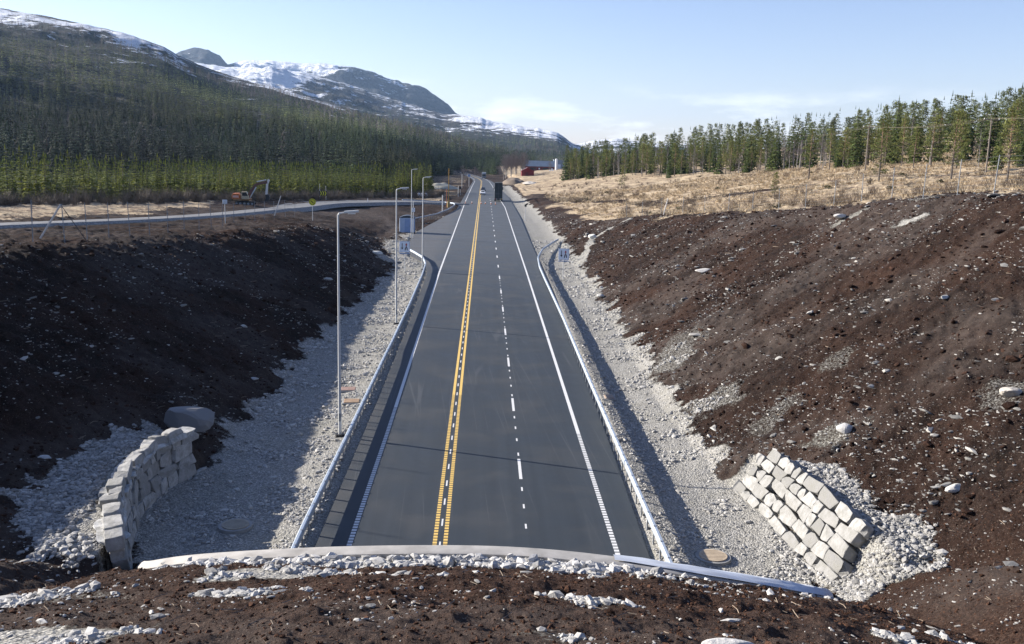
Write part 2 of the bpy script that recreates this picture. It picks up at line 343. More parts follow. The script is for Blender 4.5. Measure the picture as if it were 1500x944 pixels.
# ================================================================= materials of the setting
def m_ground(N, b):
    P = N.pos(); A = N.sep(N.attr('mask', 'Vector')); 
    fine = N.noise(P, 9, 6, .7); mid = N.noise(P, 1.3, 5, .6); big = N.noise(P, .16, 4, .6); vfine = N.noise(P, 34, 3, .7)
    # peat: nearly black to rusty brown, with pale root and stone crumbs
    peat = N.mix(N.ramp(mid, [(.35, 0), (.68, 1)]), (.010, .0065, .0053), (.028, .0175, .0135))
    peat = N.mix(N.ramp(big, [(.42, 0), (.68, 1)]), peat, (.038, .0205, .014))
    peat = N.mix(N.ramp(fine, [(.5, 0), (.74, .7)]), peat, (.058, .036, .028))
    peat = N.mix(N.ramp(fine, [(.28, .75), (.47, 0)]), peat, (.004, .0035, .0033))
    bank = N.ramp(N.math('ADD', N.math('MULTIPLY', N.sep(P)[1], .02), N.math('MULTIPLY', big, .25)), [(.55, .75), (.78, .0)])
    peat = N.mix(bank, peat, N.mix(N.ramp(fine, [(.36, 0), (.66, 1)]), (.018, .010, .0072), (.088, .052, .037)))
    dust = N.math('MULTIPLY', A[2], N.ramp(mid, [(.3, .25), (.7, 1)]))
    peat = N.mix(dust, peat, (.09, .075, .066))
    crumb = N.voro(P, 5.0); c2 = N.voro(P, 13.0)
    sel = N.ramp(N.noise(P, .55, 3, .6), [(.4, 0), (.66, 1)])
    cr = N.math('MULTIPLY', N.ramp(crumb, [(.09, 1), (.14, 0)]), sel)
    cr2 = N.math('MULTIPLY', N.ramp(c2, [(.12, .8), (.2, 0)]), N.ramp(N.noise(P, 1.7, 3, .6), [(.46, 0), (.62, 1)]))
    c3 = N.math('MULTIPLY', N.ramp(N.voro(P, 31.0), [(.13, .7), (.24, 0)]), N.ramp(N.noise(P, 3.1, 3, .6), [(.44, 0), (.6, 1)]))
    peat = N.mix(N.math('MAXIMUM', N.math('MAXIMUM', cr, cr2), c3), peat, (.24, .205, .17))
    # crushed stone
    cell = N.voro(P, 11, out='Color'); celld = N.voro(P, 11); cell2 = N.voro(P, 26, out='Color')
    gv = N.mix(.5, cell, cell2)
    grav = N.mix(N.ramp(gv, [(.25, 0), (.75, 1)]), (.18, .175, .16), (.49, .475, .435))
    grav = N.mix(N.ramp(mid, [(.42, 0), (.7, .75)]), grav, (.29, .275, .235))
    grav = N.mix(N.ramp(big, [(.5, 0), (.72, .5)]), grav, (.26, .25, .20))
    gap = N.ramp(celld, [(.4, 0), (.75, .6)]); grav = N.mix(gap, grav, (.12, .12, .115))
    # bleached heath grass
    gn = N.noise(P, .35, 5, .65); gsn = N.noise(P, 2.2, 6, .75)
    grass = N.mix(N.ramp(gsn, [(.3, 0), (.7, 1)]), (.30, .225, .145), (.57, .465, .315))
    grass = N.mix(N.ramp(gn, [(.44, 0), (.6, .95)]), grass, (.17, .125, .09))
    grass = N.mix(N.ramp(N.noise(P, .09, 4, .6), [(.5, 0), (.66, .7)]), grass, (.50, .405, .275))
    edge = N.math('ADD', N.math('MULTIPLY', N.math('SUBTRACT', fine, .5), 1.5), 0)
    gm = N.ramp(N.math('ADD', A[0], edge), [(.38, 0), (.6, 1)])
    em2 = N.math('ADD', N.math('MULTIPLY', N.math('SUBTRACT', gsn, .5), 1.3), 0)
    hm = N.ramp(N.math('ADD', A[1], em2), [(.4, 0), (.58, 1)])
    c = N.mix(hm, peat, grass); c = N.mix(gm, c, grav)
    N.l.new(c, b.inputs['Base Color']); b.inputs['Roughness'].default_value = .95; b.inputs['Specular IOR Level'].default_value = .08
    hp = N.math('ADD', N.math('MULTIPLY', fine, .7), N.math('MULTIPLY', vfine, .25))
    hg = N.math('ADD', N.math('MULTIPLY', celld, -.38), N.math('MULTIPLY', N.voro(P, 26), -.16))
    h = N.mix(gm, hp, hg)
    N.l.new(N.bump(h, 1.0, .13), b.inputs['Normal'])
M_GROUND = mat('ground_peat_gravel_grass', m_ground)
def m_asphalt(N, b):
    P = N.pos(); S = N.sep(P)
    sx = N.add('ShaderNodeCombineXYZ', ins={0: S[0], 1: N.math('MULTIPLY', S[1], .02), 2: 0.0}).outputs[0]
    streak = N.noise(sx, 1.8, 5, .6); patch = N.noise(P, .25, 5, .6); fine = N.noise(P, 60, 2, .7); speck = N.voro(P, 9)
    c = N.mix(N.ramp(streak, [(.36, 0), (.66, 1)]), (.019, .027, .0345), (.027, .0365, .0455))
    # the old surface past the lay-by is paler
    old = N.ramp(N.math('ADD', N.math('MULTIPLY', S[1], 1 / 300.), N.math('MULTIPLY', patch, .12)), [(.36, 0), (.62, 1)])
    c = N.mix(old, c, (.058, .068, .077))
    lay = N.ramp(N.math('ADD', N.math('MULTIPLY', S[0], -.1), N.math('MULTIPLY', patch, .4)), [(.72, 0), (1, .6)])
    c = N.mix(lay, c, (.11, .108, .104))
    c = N.mix(N.ramp(patch, [(.5, 0), (.7, .35)]), c, (.075, .075, .075))
    c = N.mix(N.ramp(fine, [(.35, .35), (.65, 0)]), c, (.02, .02, .021))
    dust = N.math('MULTIPLY', N.ramp(speck, [(.05, .9), (.09, 0)]), N.ramp(N.noise(P, .8, 2, .5), [(.6, 0), (.68, 1)]))
    c = N.mix(dust, c, (.25, .25, .24))
    sc = N.add('ShaderNodeCombineXYZ', ins={0: N.math('ADD', S[0], N.math('MULTIPLY', S[1], .06)), 1: N.math('MULTIPLY', S[1], .03), 2: 0.0}).outputs[0]
    scr = N.math('MULTIPLY', N.ramp(N.voro(sc, .9, 'DISTANCE_TO_EDGE'), [(.006, .22), (.02, 0)]), N.ramp(N.noise(P, .12, 2, .5), [(.45, 0), (.6, 1)]))
    c = N.mix(scr, c, (.13, .13, .13))
    N.l.new(c, b.inputs['Base Color']); N.l.new(N.ramp(patch, [(.3, .62), (.7, .8)]), b.inputs['Roughness'])
    b.inputs['Specular IOR Level'].default_value = .45
    N.l.new(N.bump(fine, .35, .01), b.inputs['Normal'])
M_ASPH = mat('asphalt', m_asphalt)
def m_oldroad(N, b):
    P = N.pos(); n = N.noise(P, .6, 5, .6); f = N.noise(P, 14, 4, .7)
    c = N.mix(n, (.11, .112, .115), (.16, .162, .165)); c = N.mix(N.ramp(f, [(.4, 0), (.7, .4)]), c, (.1, .1, .1))
    N.l.new(c, b.inputs['Base Color'])
M_OLD = mat('side_road_asphalt', m_oldroad, rough=.85)
def m_line(col):
    def f(N, b):
        P = N.pos(); n = N.noise(P, 5, 5, .7); n2 = N.noise(P, 30, 3, .7)
        c = N.mix(N.ramp(n2, [(.42, .5), (.62, 0)]), col, tuple(v * .45 + .03 for v in col))
        c = N.mix(N.ramp(n, [(.5, 0), (.72, .35)]), c, tuple(v * .6 for v in col)); N.l.new(c, b.inputs['Base Color'])
    return f
M_WHITE = mat('road_paint_white', m_line((.74, .74, .72)), rough=.7)
M_YELLOW = mat('road_paint_yellow', m_line((.80, .53, .13)), rough=.7)
def m_hill(snowy, rock_a, rock_b, veg, fine):
    def f(N, b):
        P = N.pos(); A = N.sep(N.attr('mask', 'Vector'))
        st = N.add('ShaderNodeMapping', ins={'Vector': P, 'Rotation': (0, 0, .4), 'Scale': (1, 1, 2.2)}).outputs[0]
        n = N.noise(st, fine, 7, .68); n2 = N.noise(st, fine * 4.3, 5, .7); v = N.noise(P, fine * 2.4, 6, .72)
        rock = N.mix(N.ramp(n2, [(.3, 0), (.7, 1)]), rock_a, rock_b)
        c = N.mix(N.math('MULTIPLY', A[1], N.ramp(v, [(.38, 0), (.58, 1)])), rock, veg)
        s = N.math('ADD', A[0], N.math('ADD', N.math('MULTIPLY', N.math('SUBTRACT', n, .5), 1.9), N.math('MULTIPLY', N.math('SUBTRACT', n2, .5), 1.3)))
        sm = N.ramp(s, [(.47, 0), (.56, 1)])
        c = N.mix(sm, c, (.80, .83, .88))
        N.l.new(c, b.inputs['Base Color']); b.inputs['Specular IOR Level'].default_value = .1
        N.l.new(N.bump(N.math('ADD', n, N.math('MULTIPLY', n2, .4)), 1.0, 22 * .02 / fine), b.inputs['Normal'])
    return f
M_HILL = mat('forest_hillside', m_hill(1, (.032, .034, .034), (.095, .085, .075), (.02, .028, .02), .012), rough=.95)
M_FELL = mat('snowy_fell', m_hill(1, (.035, .036, .038), (.10, .095, .09), (.03, .034, .03), .006), rough=.95)
M_PEAK = mat('bare_peak', m_hill(1, (.018, .022, .03), (.09, .092, .095), (.03, .034, .03), .0045), rough=.95)
# ================================================================= ground
def make_ground():
    fine = np.radians(np.linspace(-41, 43, 860)); back = np.radians(np.concatenate([np.linspace(43.6, 180, 60), np.linspace(-180, -41.6, 60)[1:]]))
    az = np.concatenate([fine, back]); order = np.argsort(az); az = az[order]
    D = np.concatenate([np.geomspace(1.0, 3.2, 10)[:-1], np.geomspace(3.2, 30, 400)[:-1], np.geomspace(30, 170, 460)[:-1], np.geomspace(170, 700, 170)[:-1], np.geomspace(700, 14000, 40)])
    AZ, DD = np.meshgrid(az, D); X = DD * np.sin(AZ); Y = DD * np.cos(AZ)
    Z = height(X, Y)
    Z = np.where(DD > 1500, -2.0, Z)
    n, m = X.shape; V = np.stack([X, Y, Z], -1).reshape(-1, 3)
    i = np.arange(n - 1)[:, None]; j = np.arange(m)[None]; j2 = (j + 1) % m
    Fq = np.stack([i * m + j, i * m + j2 + 0 * i, (i + 1) * m + j2, (i + 1) * m + j + 0 * i], -1).reshape(-1, 4)[:, ::-1]
    # open the mouth of the tunnel: drop the faces that would hang as a curtain under the lip
    xf = X.ravel()[Fq]; yf = Y.ravel()[Fq]; bh = (yf < lip_y(xf)); inx = (xf.min(1) > LIP[0][0]) & (xf.max(1) < LIP[-1][0])
    mixd = bh.any(1) & (~bh).any(1) & inx
    Fq = Fq[~mixd]
    c = np.array([[V[:0]]]) if False else None
    # centre cap
    V = np.vstack([V, [[0, 0, float(height(np.zeros(1), np.zeros(1))[0])]]]); k = len(V) - 1
    cap = np.stack([np.full(m, k), np.arange(m), (np.arange(m) + 1) % m], -1)[:, ::-1]
    x, y = V[:, 0], V[:, 1]
    g = gravel_mask(x, y)
    P = plateau(x, y); fl = tab(FOOT_L, y); fr = tab(FOOT_R, y)
    cutR = np.maximum(x - fr, 0) * tab(SLP_R, y)
    n3 = fbm(x * .08, y * .08, 61, 3) - .5
    hR = ss(-.2, .5, (cutR - P - 1.0) / 3 + n3 * 1.6) * (x > 0) * (y > 25)
    # dirt tracks and dug patches across the heath on the right
    tr1 = seg_dist(x, y, [(18, 330), (28, 255), (38, 205), (60, 178)]); tr2 = seg_dist(x, y, [(45, 300), (70, 215), (80, 160), (100, 120), (140, 90)])
    hR = hR * (1 - .8 * (1 - ss(1.5, 5, tr1 + n3 * 6))) * (1 - .5 * (1 - ss(1, 4, tr2 + n3 * 6)))
    hR = np.where((x > 0) & (y > 330), np.maximum(hR, ss(12, 16, x)), hR)
    sd = side_road_d(x, y)
    hL = ss(0, 4, (-x - 47 - 6 * ss(140, 175, y) * (1 - ss(225, 250, y)) + n3 * 10)) * (x < 0) * (y > 40) * (y < 330)
    hL = np.maximum(hL, (y > 286) * (x < -14) * ss(286, 296, y + n3 * 20))
    hL = np.where((x < -10) & (y > 330), .5, hL)
    strip = 1 - ss(1.0, 2.6, np.abs(seg_dist(x, y, [(-44, 246), (-30, 232), (-21, 205), (-17, 186)]))+ n3 * 3)
    h = np.clip(np.maximum(hR, hL * (.62 + .3 * (n3 > 0))), 0, 1)
    dust = .55 * (fbm(x * .12, y * .12, 77, 3) > .5) * ss(.48, .62, fbm(x * .12, y * .12, 77, 3)) + .0
    dust = np.maximum(dust, strip)
    # trampled pale ground about the junction bank
    dust = np.maximum(dust, .8 * (1 - ss(8, 16, np.hypot(x + 33, (y - 215) * .5))))
    dust = np.maximum(dust, .7 * (1 - ss(2, 6, seg_dist(x, y, [(-17, 186), (-14, 165), (-12, 148)]))))
    mask = np.stack([np.where(y > 1200, 0, g), np.where(np.hypot(x, y) > 1300, .5, h), np.clip(dust, 0, 1)], -1)
    o = np_mesh('ground', V, [Fq, cap], M_GROUND, smooth=True, cols={'mask': mask}); tag(o, kind='structure')
make_ground()
# ================================================================= road
def sheet(name, ys, xl, xr, z, m, parent=None, nx=6, zf=None):
    V = []; ys = np.asarray(ys, float)
    for a, y_ in enumerate(ys):
        for k in range(nx + 1):
            x_ = xl(y_) + (xr(y_) - xl(y_)) * k / nx; V.append((x_, y_, z if zf is None else zf(x_, y_)))
    n = nx + 1; Fq = [(i * n + k, i * n + k + 1, (i + 1) * n + k + 1, (i + 1) * n + k) for i in range(len(ys) - 1) for k in range(nx)]
    return np_mesh(name, V, Fq, m, parent)
rdx = lambda y: float(road_dx(y))
road = sheet('road', np.concatenate([np.arange(2, 300, 4), np.arange(300, 790, 10)]), lambda y: float(-tab(ASPH_L, y)) + rdx(y), lambda y: float(tab(ASPH_R, y)) + rdx(y), 0.0, M_ASPH)
tag(road, kind='structure')
WL = [(0, -5.1), (35, -5.1), (50, -5.15), (120, -5.7), (300, -6.1), (430, -5.9), (565, -5.2), (790, -3.5)]
WC = [(0, -1.5), (120, -1.6), (350, -1.75), (560, -1.9), (790, -1.9)]
WR = [(0, 5.45), (48, 5.5), (121, 5.7), (270, 5.9), (345, 4.6), (450, 3.4), (530, 2.0), (790, 0)]
def stripe(name, tb, off, w, m, y0, y1, step=4, dash=None, bars=None):
    V = []; Fq = []
    def q(a, b):
        n = max(1, int((b - a) / step)); k0 = len(V)
        for i in range(n + 1):
            y_ = a + (b - a) * i / n; xc = tab(tb, y_) + off + rdx(y_); V.append((xc - w / 2, y_, .004)); V.append((xc + w / 2, y_, .004))
        for i in range(n): Fq.append((k0 + 2 * i, k0 + 2 * i + 1, k0 + 2 * i + 3, k0 + 2 * i + 2))
    if bars:
        y_ = y0
        while y_ < bars:
            q(y_, y_ + .2); y_ += .29
        y0 = y_
    if dash:
        a, p, ph = dash; y_ = y0 + ph
        while y_ < y1: q(y_, min(y_ + a, y1)); y_ += p
    else: q(y0, y1)
    return np_mesh(name, V, Fq, m, road)
stripe('edge_line', WL, 0, .2, M_WHITE, 20, 278, bars=55)
stripe('edge_line', WL, 0, .2, M_WHITE, 300, 780)
stripe('edge_line', WR, 0, .2, M_WHITE, 20, 780, bars=50)
stripe('centre_line', WC, -.21, .17, M_YELLOW, 20, 780, bars=58)
stripe('centre_line', WC, .21, .17, M_YELLOW, 20, 780, bars=58)
stripe('centre_studs', WC, 0, .07, M_WHITE, 20.3, 260, dash=(.75, 2.37, 0))
LANE = [(0, 1.95), (50, 2.0), (120, 2.05), (300, 1.9), (340, 1.7)]
stripe('lane_line', LANE, 0, .15, M_WHITE, 18.7, 330, dash=(3, 12, 0))
stripe('lane_dots', LANE, 0, .08, M_WHITE, 18.7 + 3.75 - .25, 120, dash=(.5, 12, 0)); stripe('lane_dots', LANE, 0, .08, M_WHITE, 18.7 + 6.0, 120, dash=(.5, 12, 0))
stripe('lane_dots', LANE, 0, .08, M_WHITE, 18.7 + 8.25, 120, dash=(.5, 12, 0)); stripe('lane_dots', LANE, 0, .08, M_WHITE, 18.7 + 10.4, 120, dash=(.5, 12, 0))
# side road, built up slightly over the heath, with sloping gravel shoulders
def side_sheet():
    pts = SIDE_ROAD; P = []
    for (a, b) in zip(pts[:-1], pts[1:]):
        n = max(1, int(math.hypot(b[0] - a[0], b[1] - a[1]) / 3))
        for i in range(n): P.append([a[k] + (b[k] - a[k]) * i / n for k in range(3)])
    P.append(list(pts[-1])); P = np.array(P)
    for _ in range(4): P[1:-1] = (P[:-2] + 2 * P[1:-1] + P[2:]) / 4
    T = np.gradient(P[:, :2], axis=0); T /= np.linalg.norm(T, axis=1)[:, None]; Nn = np.stack([T[:, 1], -T[:, 0]], -1)
    zc = height(P[:, 0], P[:, 1], False)
    for _ in range(6): zc[1:-1] = (zc[:-2] + 2 * zc[1:-1] + zc[2:]) / 4
    V = []; 
    for i in range(len(P)):
        for k in (-1, -.5, 0, .5, 1):
            x_, y_ = P[i, :2] + Nn[i] * k * P[i, 2]; V.append((x_, y_, max(zc[i] + .22, .004 if y_ > 275 and x_ > -12 else -9)))
    V = np.array(V); Fq = [(i * 5 + k, (i + 1) * 5 + k, (i + 1) * 5 + k + 1, i * 5 + k + 1) for i in range(len(P) - 1) for k in range(4)]
    # shoulders drop to the ground
    E = []
    for i in range(len(P)):
        for sgn, k in ((-1, 0), (1, 4)):
            E.append(tuple(V[i * 5 + k] + np.array([*(Nn[i] * sgn * 1.3), -.85])))
    b = len(V); V = np.vstack([V, np.array(E)])
    F2 = []
    for i in range(len(P) - 1):
        F2.append((b + 2 * i, b + 2 * i + 2, (i + 1) * 5, i * 5)); F2.append((i * 5 + 4, (i + 1) * 5 + 4, b + 2 * i + 3, b + 2 * i + 1))
    o = np_mesh('side_road', V, [np.array(Fq), np.array(F2)], [M_OLD, M_VERGE], mi=[0] * len(Fq) + [1] * len(F2)); tag(o, kind='structure')
def m_verge(N, b):
    P = N.pos(); c = N.mix(N.ramp(N.voro(P, 6, out='Color'), [(.2, 0), (.8, 1)]), (.14, .13, .12), (.3, .29, .27)); N.l.new(c, b.inputs['Base Color'])
M_VERGE = mat('gravel_verge', m_verge, rough=.95)
side_sheet()
# ================================================================= hills
HC = 15.4
def hill(name, tb, Dr, D0, z0, p, amp, m, snow_f, veg_f, az0, az1, na=500, ns=170, seed=0, back=1.25, hump=0):
    az = np.linspace(az0, az1, na); t = np.interp(az, [q[0] for q in tb], [q[1] for q in tb]); dr = np.interp(az, [q[0] for q in Dr], [q[1] for q in Dr])
    t = t + (fbm(az * 2.3, az * 0, seed + 9, 4, .6) - .5) * amp
    s = np.linspace(0, back, ns); S, A = np.meshgrid(s, az, indexing='ij'); DR = np.broadcast_to(dr, S.shape); T = np.broadcast_to(t, S.shape)
    if isinstance(D0, list): D0 = np.interp(az, [q[0] for q in D0], [q[1] for q in D0])[None]
    Dd = D0 + (DR - D0) * S; X = Dd * np.sin(np.radians(A)); Y = Dd * np.cos(np.radians(A)); zr = HC + T * DR
    base = z0 + (zr - z0) * np.clip(S, 0, 1) ** p - (zr - z0) * np.clip(S - 1, 0, 1) * 1.6
    nn = (fbm(X / 260, Y / 260, seed, 5, .55) - .5) * 2
    w = ss(0, .25, S) * (1 - ss(.82, 1, S)) + .0
    Z = base + nn * w * (zr - z0) * .16 + hump * np.sin(np.clip(S, 0, 1) * PI) * (zr - z0)
    V = np.stack([X, Y, Z], -1).reshape(-1, 3); i = np.arange(ns - 1)[:, None]; j = np.arange(na - 1)[None]
    Fq = np.stack([i * na + j, i * na + j + 1, (i + 1) * na + j + 1, (i + 1) * na + j], -1).reshape(-1, 4)[:, ::-1]
    mask = np.stack([snow_f(A, S), veg_f(A, S), S * 0], -1).reshape(-1, 3)
    o = np_mesh(name, V, Fq, m, smooth=True, cols={'mask': mask}); tag(o, kind='structure'); return X, Y, Z, A, S
TA = [(-75, .12), (-39.5, .138), (-32.1, .134), (-26.3, .1187), (-23.44, .1132), (-20.43, .1047), (-18.35, .0943), (-17.57, .0861), (-16.21, .077), (-14.37, .0673), (-11.71, .0571), (-8.59, .0427), (-6.19, .0336), (-3.23, .0225), (-1.3, .0142), (.89, .0053), (2.02, -.0035), (3.68, -.009), (8, -.010)]
TD = [(-40, .07), (-21.5, .0707), (-17.65, .0822), (-15.1, .0779), (-12.45, .0787), (-10.53, .0755), (-8.58, .068), (-6.59, .0576), (-4.58, .0483), (-2.67, .0388), (-1.73, .0386), (-.5, .0363), (.86, .0313), (3.09, .0266), (4.33, .0222), (5.29, .012), (6.54, .0041), (8.5, -.003), (12, -.003)]
TC = [(-50, .05), (-19.8, .0724), (-17.82, .0872), (-17.45, .0914), (-16.72, .0947), (-15.99, .0935), (-15.38, .0882), (-14.98, .08), (-14.53, .0824), (-13.96, .0855), (-12.45, .0861), (-10.52, .0849), (-9.55, .0856), (-8.57, .0836), (-7.39, .0817), (-6.19, .0749), (-4.99, .0674), (-3.78, .0639), (-2.96, .0561), (-2.35, .0487), (-1.9, .0406), (-.91, .032), (.33, .0241), (4, .01), (9, -.002)]
TE = [(0, -.004), (2.84, .0004), (5.29, .0106), (6.51, .0154), (7.94, .018), (9.77, .0138), (11.78, .0139), (14.16, .0141), (17.67, .0086), (23.26, .0022), (30, .002), (75, .03)]
g_ = lambda A, S, a, s, wa, ws: np.exp(-((A - a) / wa) ** 2 - ((S - s) / ws) ** 2)
HA = hill('hillside', TA, [(-75, 1900), (-26, 1900), (-10, 1600), (0, 1500), (8, 1500)], [(-75, 350), (-7, 350), (-4.4, 480), (-3.2, 640), (-2.2, 800), (0, 1000), (8, 1050)], -1, 1.12, .0016, M_HILL,
     lambda A, S: .0 + .33 * ss(.74, .88, S) * ss(-15, -19, A) * (1 - .75 * ss(.93, .985, S)) + .16 * ss(.45, .75, S) * ss(-13, -19, A) + .42 * ss(.7, .92, S) * ss(-17, -13, A) * ss(-6.5, -10, A) + .14 * ss(.25, .55, S),
     lambda A, S: 1 - .45 * ss(.75, .95, S), -75, 8, 620, 200, 3)
HD = hill('snowy_fell', TD, [(-40, 4600), (-10, 4400), (4, 3200), (12, 3000)], 1500, -1, 1.1, .0022, M_FELL,
     lambda A, S: .30 + .45 * ss(-9, -12, A) * ss(.35, .8, S) + .38 * ss(-2.3, -1.0, A) * ss(.45, .75, S) * (1 - .7 * ss(3.6, 5, A)) + .12 * ss(.6, .95, S) - .35 * (1 - ss(.2, .55, S)),
     lambda A, S: 1 - ss(.4, .8, S), -40, 12, 560, 170, 13)
HCc = hill('bare_peak', TC, [(-50, 6600), (9, 6200)], 3800, 20, .8, .002, M_PEAK,
     lambda A, S: .18 + .62 * ss(-14.9, -14.2, A) * ss(-7.0, -9.5, A) * ss(.5, .8, S) + .35 * g_(A, S, -5.6, .85, .8, .2) - .2 * ss(-5, -3, A) - .1 * ss(-14.9, -15.4, A) + .25 * ss(-2, -1, A),
     lambda A, S: .5 * (1 - ss(.3, .8, S)), -50, 9, 560, 150, 23)
HE = hill('far_ridge', TE, [(0, 5600), (75, 6000)], 2600, 0, 1, .0012, M_FELL,
     lambda A, S: .36 + .2 * ss(.4, .9, S) + .2 * ss(5, 7, A) * ss(9, 7.5, A), lambda A, S: .9 * (1 - ss(.4, .9, S)), 0, 75, 380, 90, 33)
# ================================================================= plants
def m_leaf(a, b_, trans=.0):
    def f(N, b):
        r = N.add('ShaderNodeObjectInfo').outputs['Random']; P = N.add('ShaderNodeTexCoord').outputs['Object']
        n = N.noise(P, .9, 3, .6); c = N.mix(N.math('ADD', N.math('MULTIPLY', r, .7), N.math('MULTIPLY', n, .5), clamp=True), a, b_)
        at = N.attr('col'); c = N.mix(1.0, c, at, 'MULTIPLY')
        N.l.new(c, b.inputs['Base Color']); b.inputs['Specular IOR Level'].default_value = .2; b.inputs['Roughness'].default_value = .8
        if trans:
            t = N.add('ShaderNodeBsdfTranslucent', ins={'Color': c}); ms = N.add('ShaderNodeMixShader', ins={'Fac': trans})
            N.l.new(b.outputs[0], ms.inputs[1]); N.l.new(t.outputs[0], ms.inputs[2]); N.l.new(ms.outputs[0], N.n['Material Output'].inputs['Surface'])
    return f
M_SPR = mat('spruce_needles', m_leaf((.085, .115, .02), (.19, .205, .036), .35))
M_SPRD = mat('dark_spruce_needles', m_leaf((.05, .08, .027), (.11, .14, .042), .3))
M_PIN = mat('pine_needles', m_leaf((.12, .145, .042), (.21, .225, .07), .35))
M_FOR = mat('distant_foliage', m_leaf((.9, .9, .9), (1, 1, 1), .12))
def m_bark(c1, c2, top=None):
    def f(N, b):
        P = N.add('ShaderNodeTexCoord').outputs['Object']; n = N.noise(P, 6, 4, .7); c = N.mix(N.ramp(n, [(.35, 0), (.65, 1)]), c1, c2)
        if top: c = N.mix(N.ramp(N.math('MULTIPLY', N.sep(P)[2], .08), [(.3, 0), (.6, 1)]), c, top)
        N.l.new(c, b.inputs['Base Color'])
    return f
M_BARK = mat('spruce_bark', m_bark((.06, .05, .042), (.13, .11, .095)), rough=.95)
M_BARKP = mat('pine_bark', m_bark((.07, .058, .048), (.14, .115, .095), (.19, .12, .075)), rough=.95)
M_BARKB = mat('birch_bark', m_bark((.13, .12, .11), (.38, .36, .34)), rough=.9)
M_TWIG = mat('bare_twigs', m_bark((.17, .14, .135), (.27, .23, .215)), rough=.95)
def jit(rg, n, s): return rg.uniform(-s, s, n)
def spruce_crown(h, r, layers, per, seed, low=.06, fat=.85, twigs=3):
    rg = np.random.default_rng(seed); V = []; Fc = []; C = []
    def tri(a, b, c, k):
        i = len(V); V.extend([a, b, c]); Fc.append((i, i + 1, i + 2)); C.extend([k, k, k])
    for L in range(layers):
        t = (L + rg.uniform(-.3, .3)) / layers; z = h * (low + (1 - low) * max(0, t) ** .95); rr = r * (1 - t) ** fat * (.55 + .45 * min(1, (t + .12) * 5)) + .08
        n = max(4, int(per * (.5 + .6 * (1 - t)))); a0 = rg.uniform(0, 6.28)
        for q in range(n):
            a = a0 + 6.283 * q / n + rg.uniform(-.25, .25); l = rr * rg.uniform(.7, 1.15); d = np.array([math.cos(a), math.sin(a), 0]); w = np.array([-d[1], d[0], 0])
            p0 = np.array([0, 0, z]); dr = rg.uniform(.12, .42) * (1 if t < .8 else -.8); tip = p0 + d * l - np.array([0, 0, l * dr]); mid = p0 + d * l * .55 - np.array([0, 0, l * dr * .25])
            wd = l * rg.uniform(.22, .34); k = rg.uniform(.55, 1.3)
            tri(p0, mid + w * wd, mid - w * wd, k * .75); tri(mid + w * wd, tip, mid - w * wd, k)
            for _ in range(twigs):
                f = rg.uniform(.35, 1.0); c = p0 + (tip - p0) * f + w * rg.uniform(-wd, wd); s = l * rg.uniform(.12, .24)
                tri(c + d * s * .9, c + w * s * rg.choice([-1, 1]) - d * s * .3, c - np.array([0, 0, s * rg.uniform(.8, 1.6)]), k * rg.uniform(.7, 1.15))
    for q in range(4):
        a = q * 1.57; d = np.array([math.cos(a), math.sin(a), 0]) * .12
        tri(np.array([0, 0, h * 1.03]), d + np.array([0, 0, h * .93]), -d * .3 + np.array([0, 0, h * .92]), 1.1)
    return np.array(V), np.array(Fc), np.array(C)[:, None] * np.ones(3)
def clump(rg, V, Fc, C, c, R, n, k):
    for _ in range(n):
        d = rg.normal(size=3); d /= np.linalg.norm(d); p = c + d * R * rg.uniform(.2, 1) ** .6 * np.array([1, 1, .62]); u = rg.normal(size=3); u /= np.linalg.norm(u); v = np.cross(u, d); s = R * rg.uniform(.16, .34)
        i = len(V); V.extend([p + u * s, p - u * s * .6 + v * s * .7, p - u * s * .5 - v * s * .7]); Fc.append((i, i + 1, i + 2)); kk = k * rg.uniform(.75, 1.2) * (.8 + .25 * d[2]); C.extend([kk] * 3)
def pine(h, seed, start=.32, spread=.2, dens=34):
    rg = np.random.default_rng(seed); V = []; Fc = []; C = []; mb = MB()
    bend = rg.uniform(-.03, .03, 2) * h; f = lambda t: np.array([bend[0] * t * t, bend[1] * t * t, h * t])
    mb.tube([f(t) - np.array([0, 0, .4 if t == 0 else 0]) for t in (0, .2, .4, .6, .8, .97)], [h * .016, h * .0135, h * .011, h * .0085, h * .005, h * .002], 6)
    for q in range(dens):
        t = start + (1 - start) * (q + rg.uniform(0, 1)) / dens; a = q * 2.4 + rg.uniform(-.5, .5); tt = (t - start) / (1 - start); prof = min(1, .55 + tt * 3.5) * max(0, 1 - tt) ** .75
        l = h * spread * prof * rg.uniform(.55, 1.15) + .15; p0 = f(t); e = p0 + np.array([math.cos(a) * l, math.sin(a) * l, l * rg.uniform(-.05, .5)])
        mb.tube([p0, (p0 + e) / 2 - np.array([0, 0, l * .06]), e], [h * .004, h * .003, h * .0012], 3, cap=False)
        R = h * .052 * rg.uniform(.75, 1.3); k = rg.uniform(.65, 1.25); clump(rg, V, Fc, C, e, R, 24, k)
        if l > h * .1: clump(rg, V, Fc, C, p0 + (e - p0) * .55 + rg.normal(size=3) * .15, R * .8, 14, k * .85)
    for q in range(3):  # dead stubs low on the stem
        t = rg.uniform(.12, start); a = rg.uniform(0, 6.28); p0 = f(t); mb.tube([p0, p0 + np.array([math.cos(a), math.sin(a), .1]) * h * .05], [.02, .008], 3, cap=False)
    clump(rg, V, Fc, C, f(.98), h * .04, 10, 1.1)
    return mb, (np.array(V), np.array(Fc), np.array(C)[:, None] * np.ones(3))
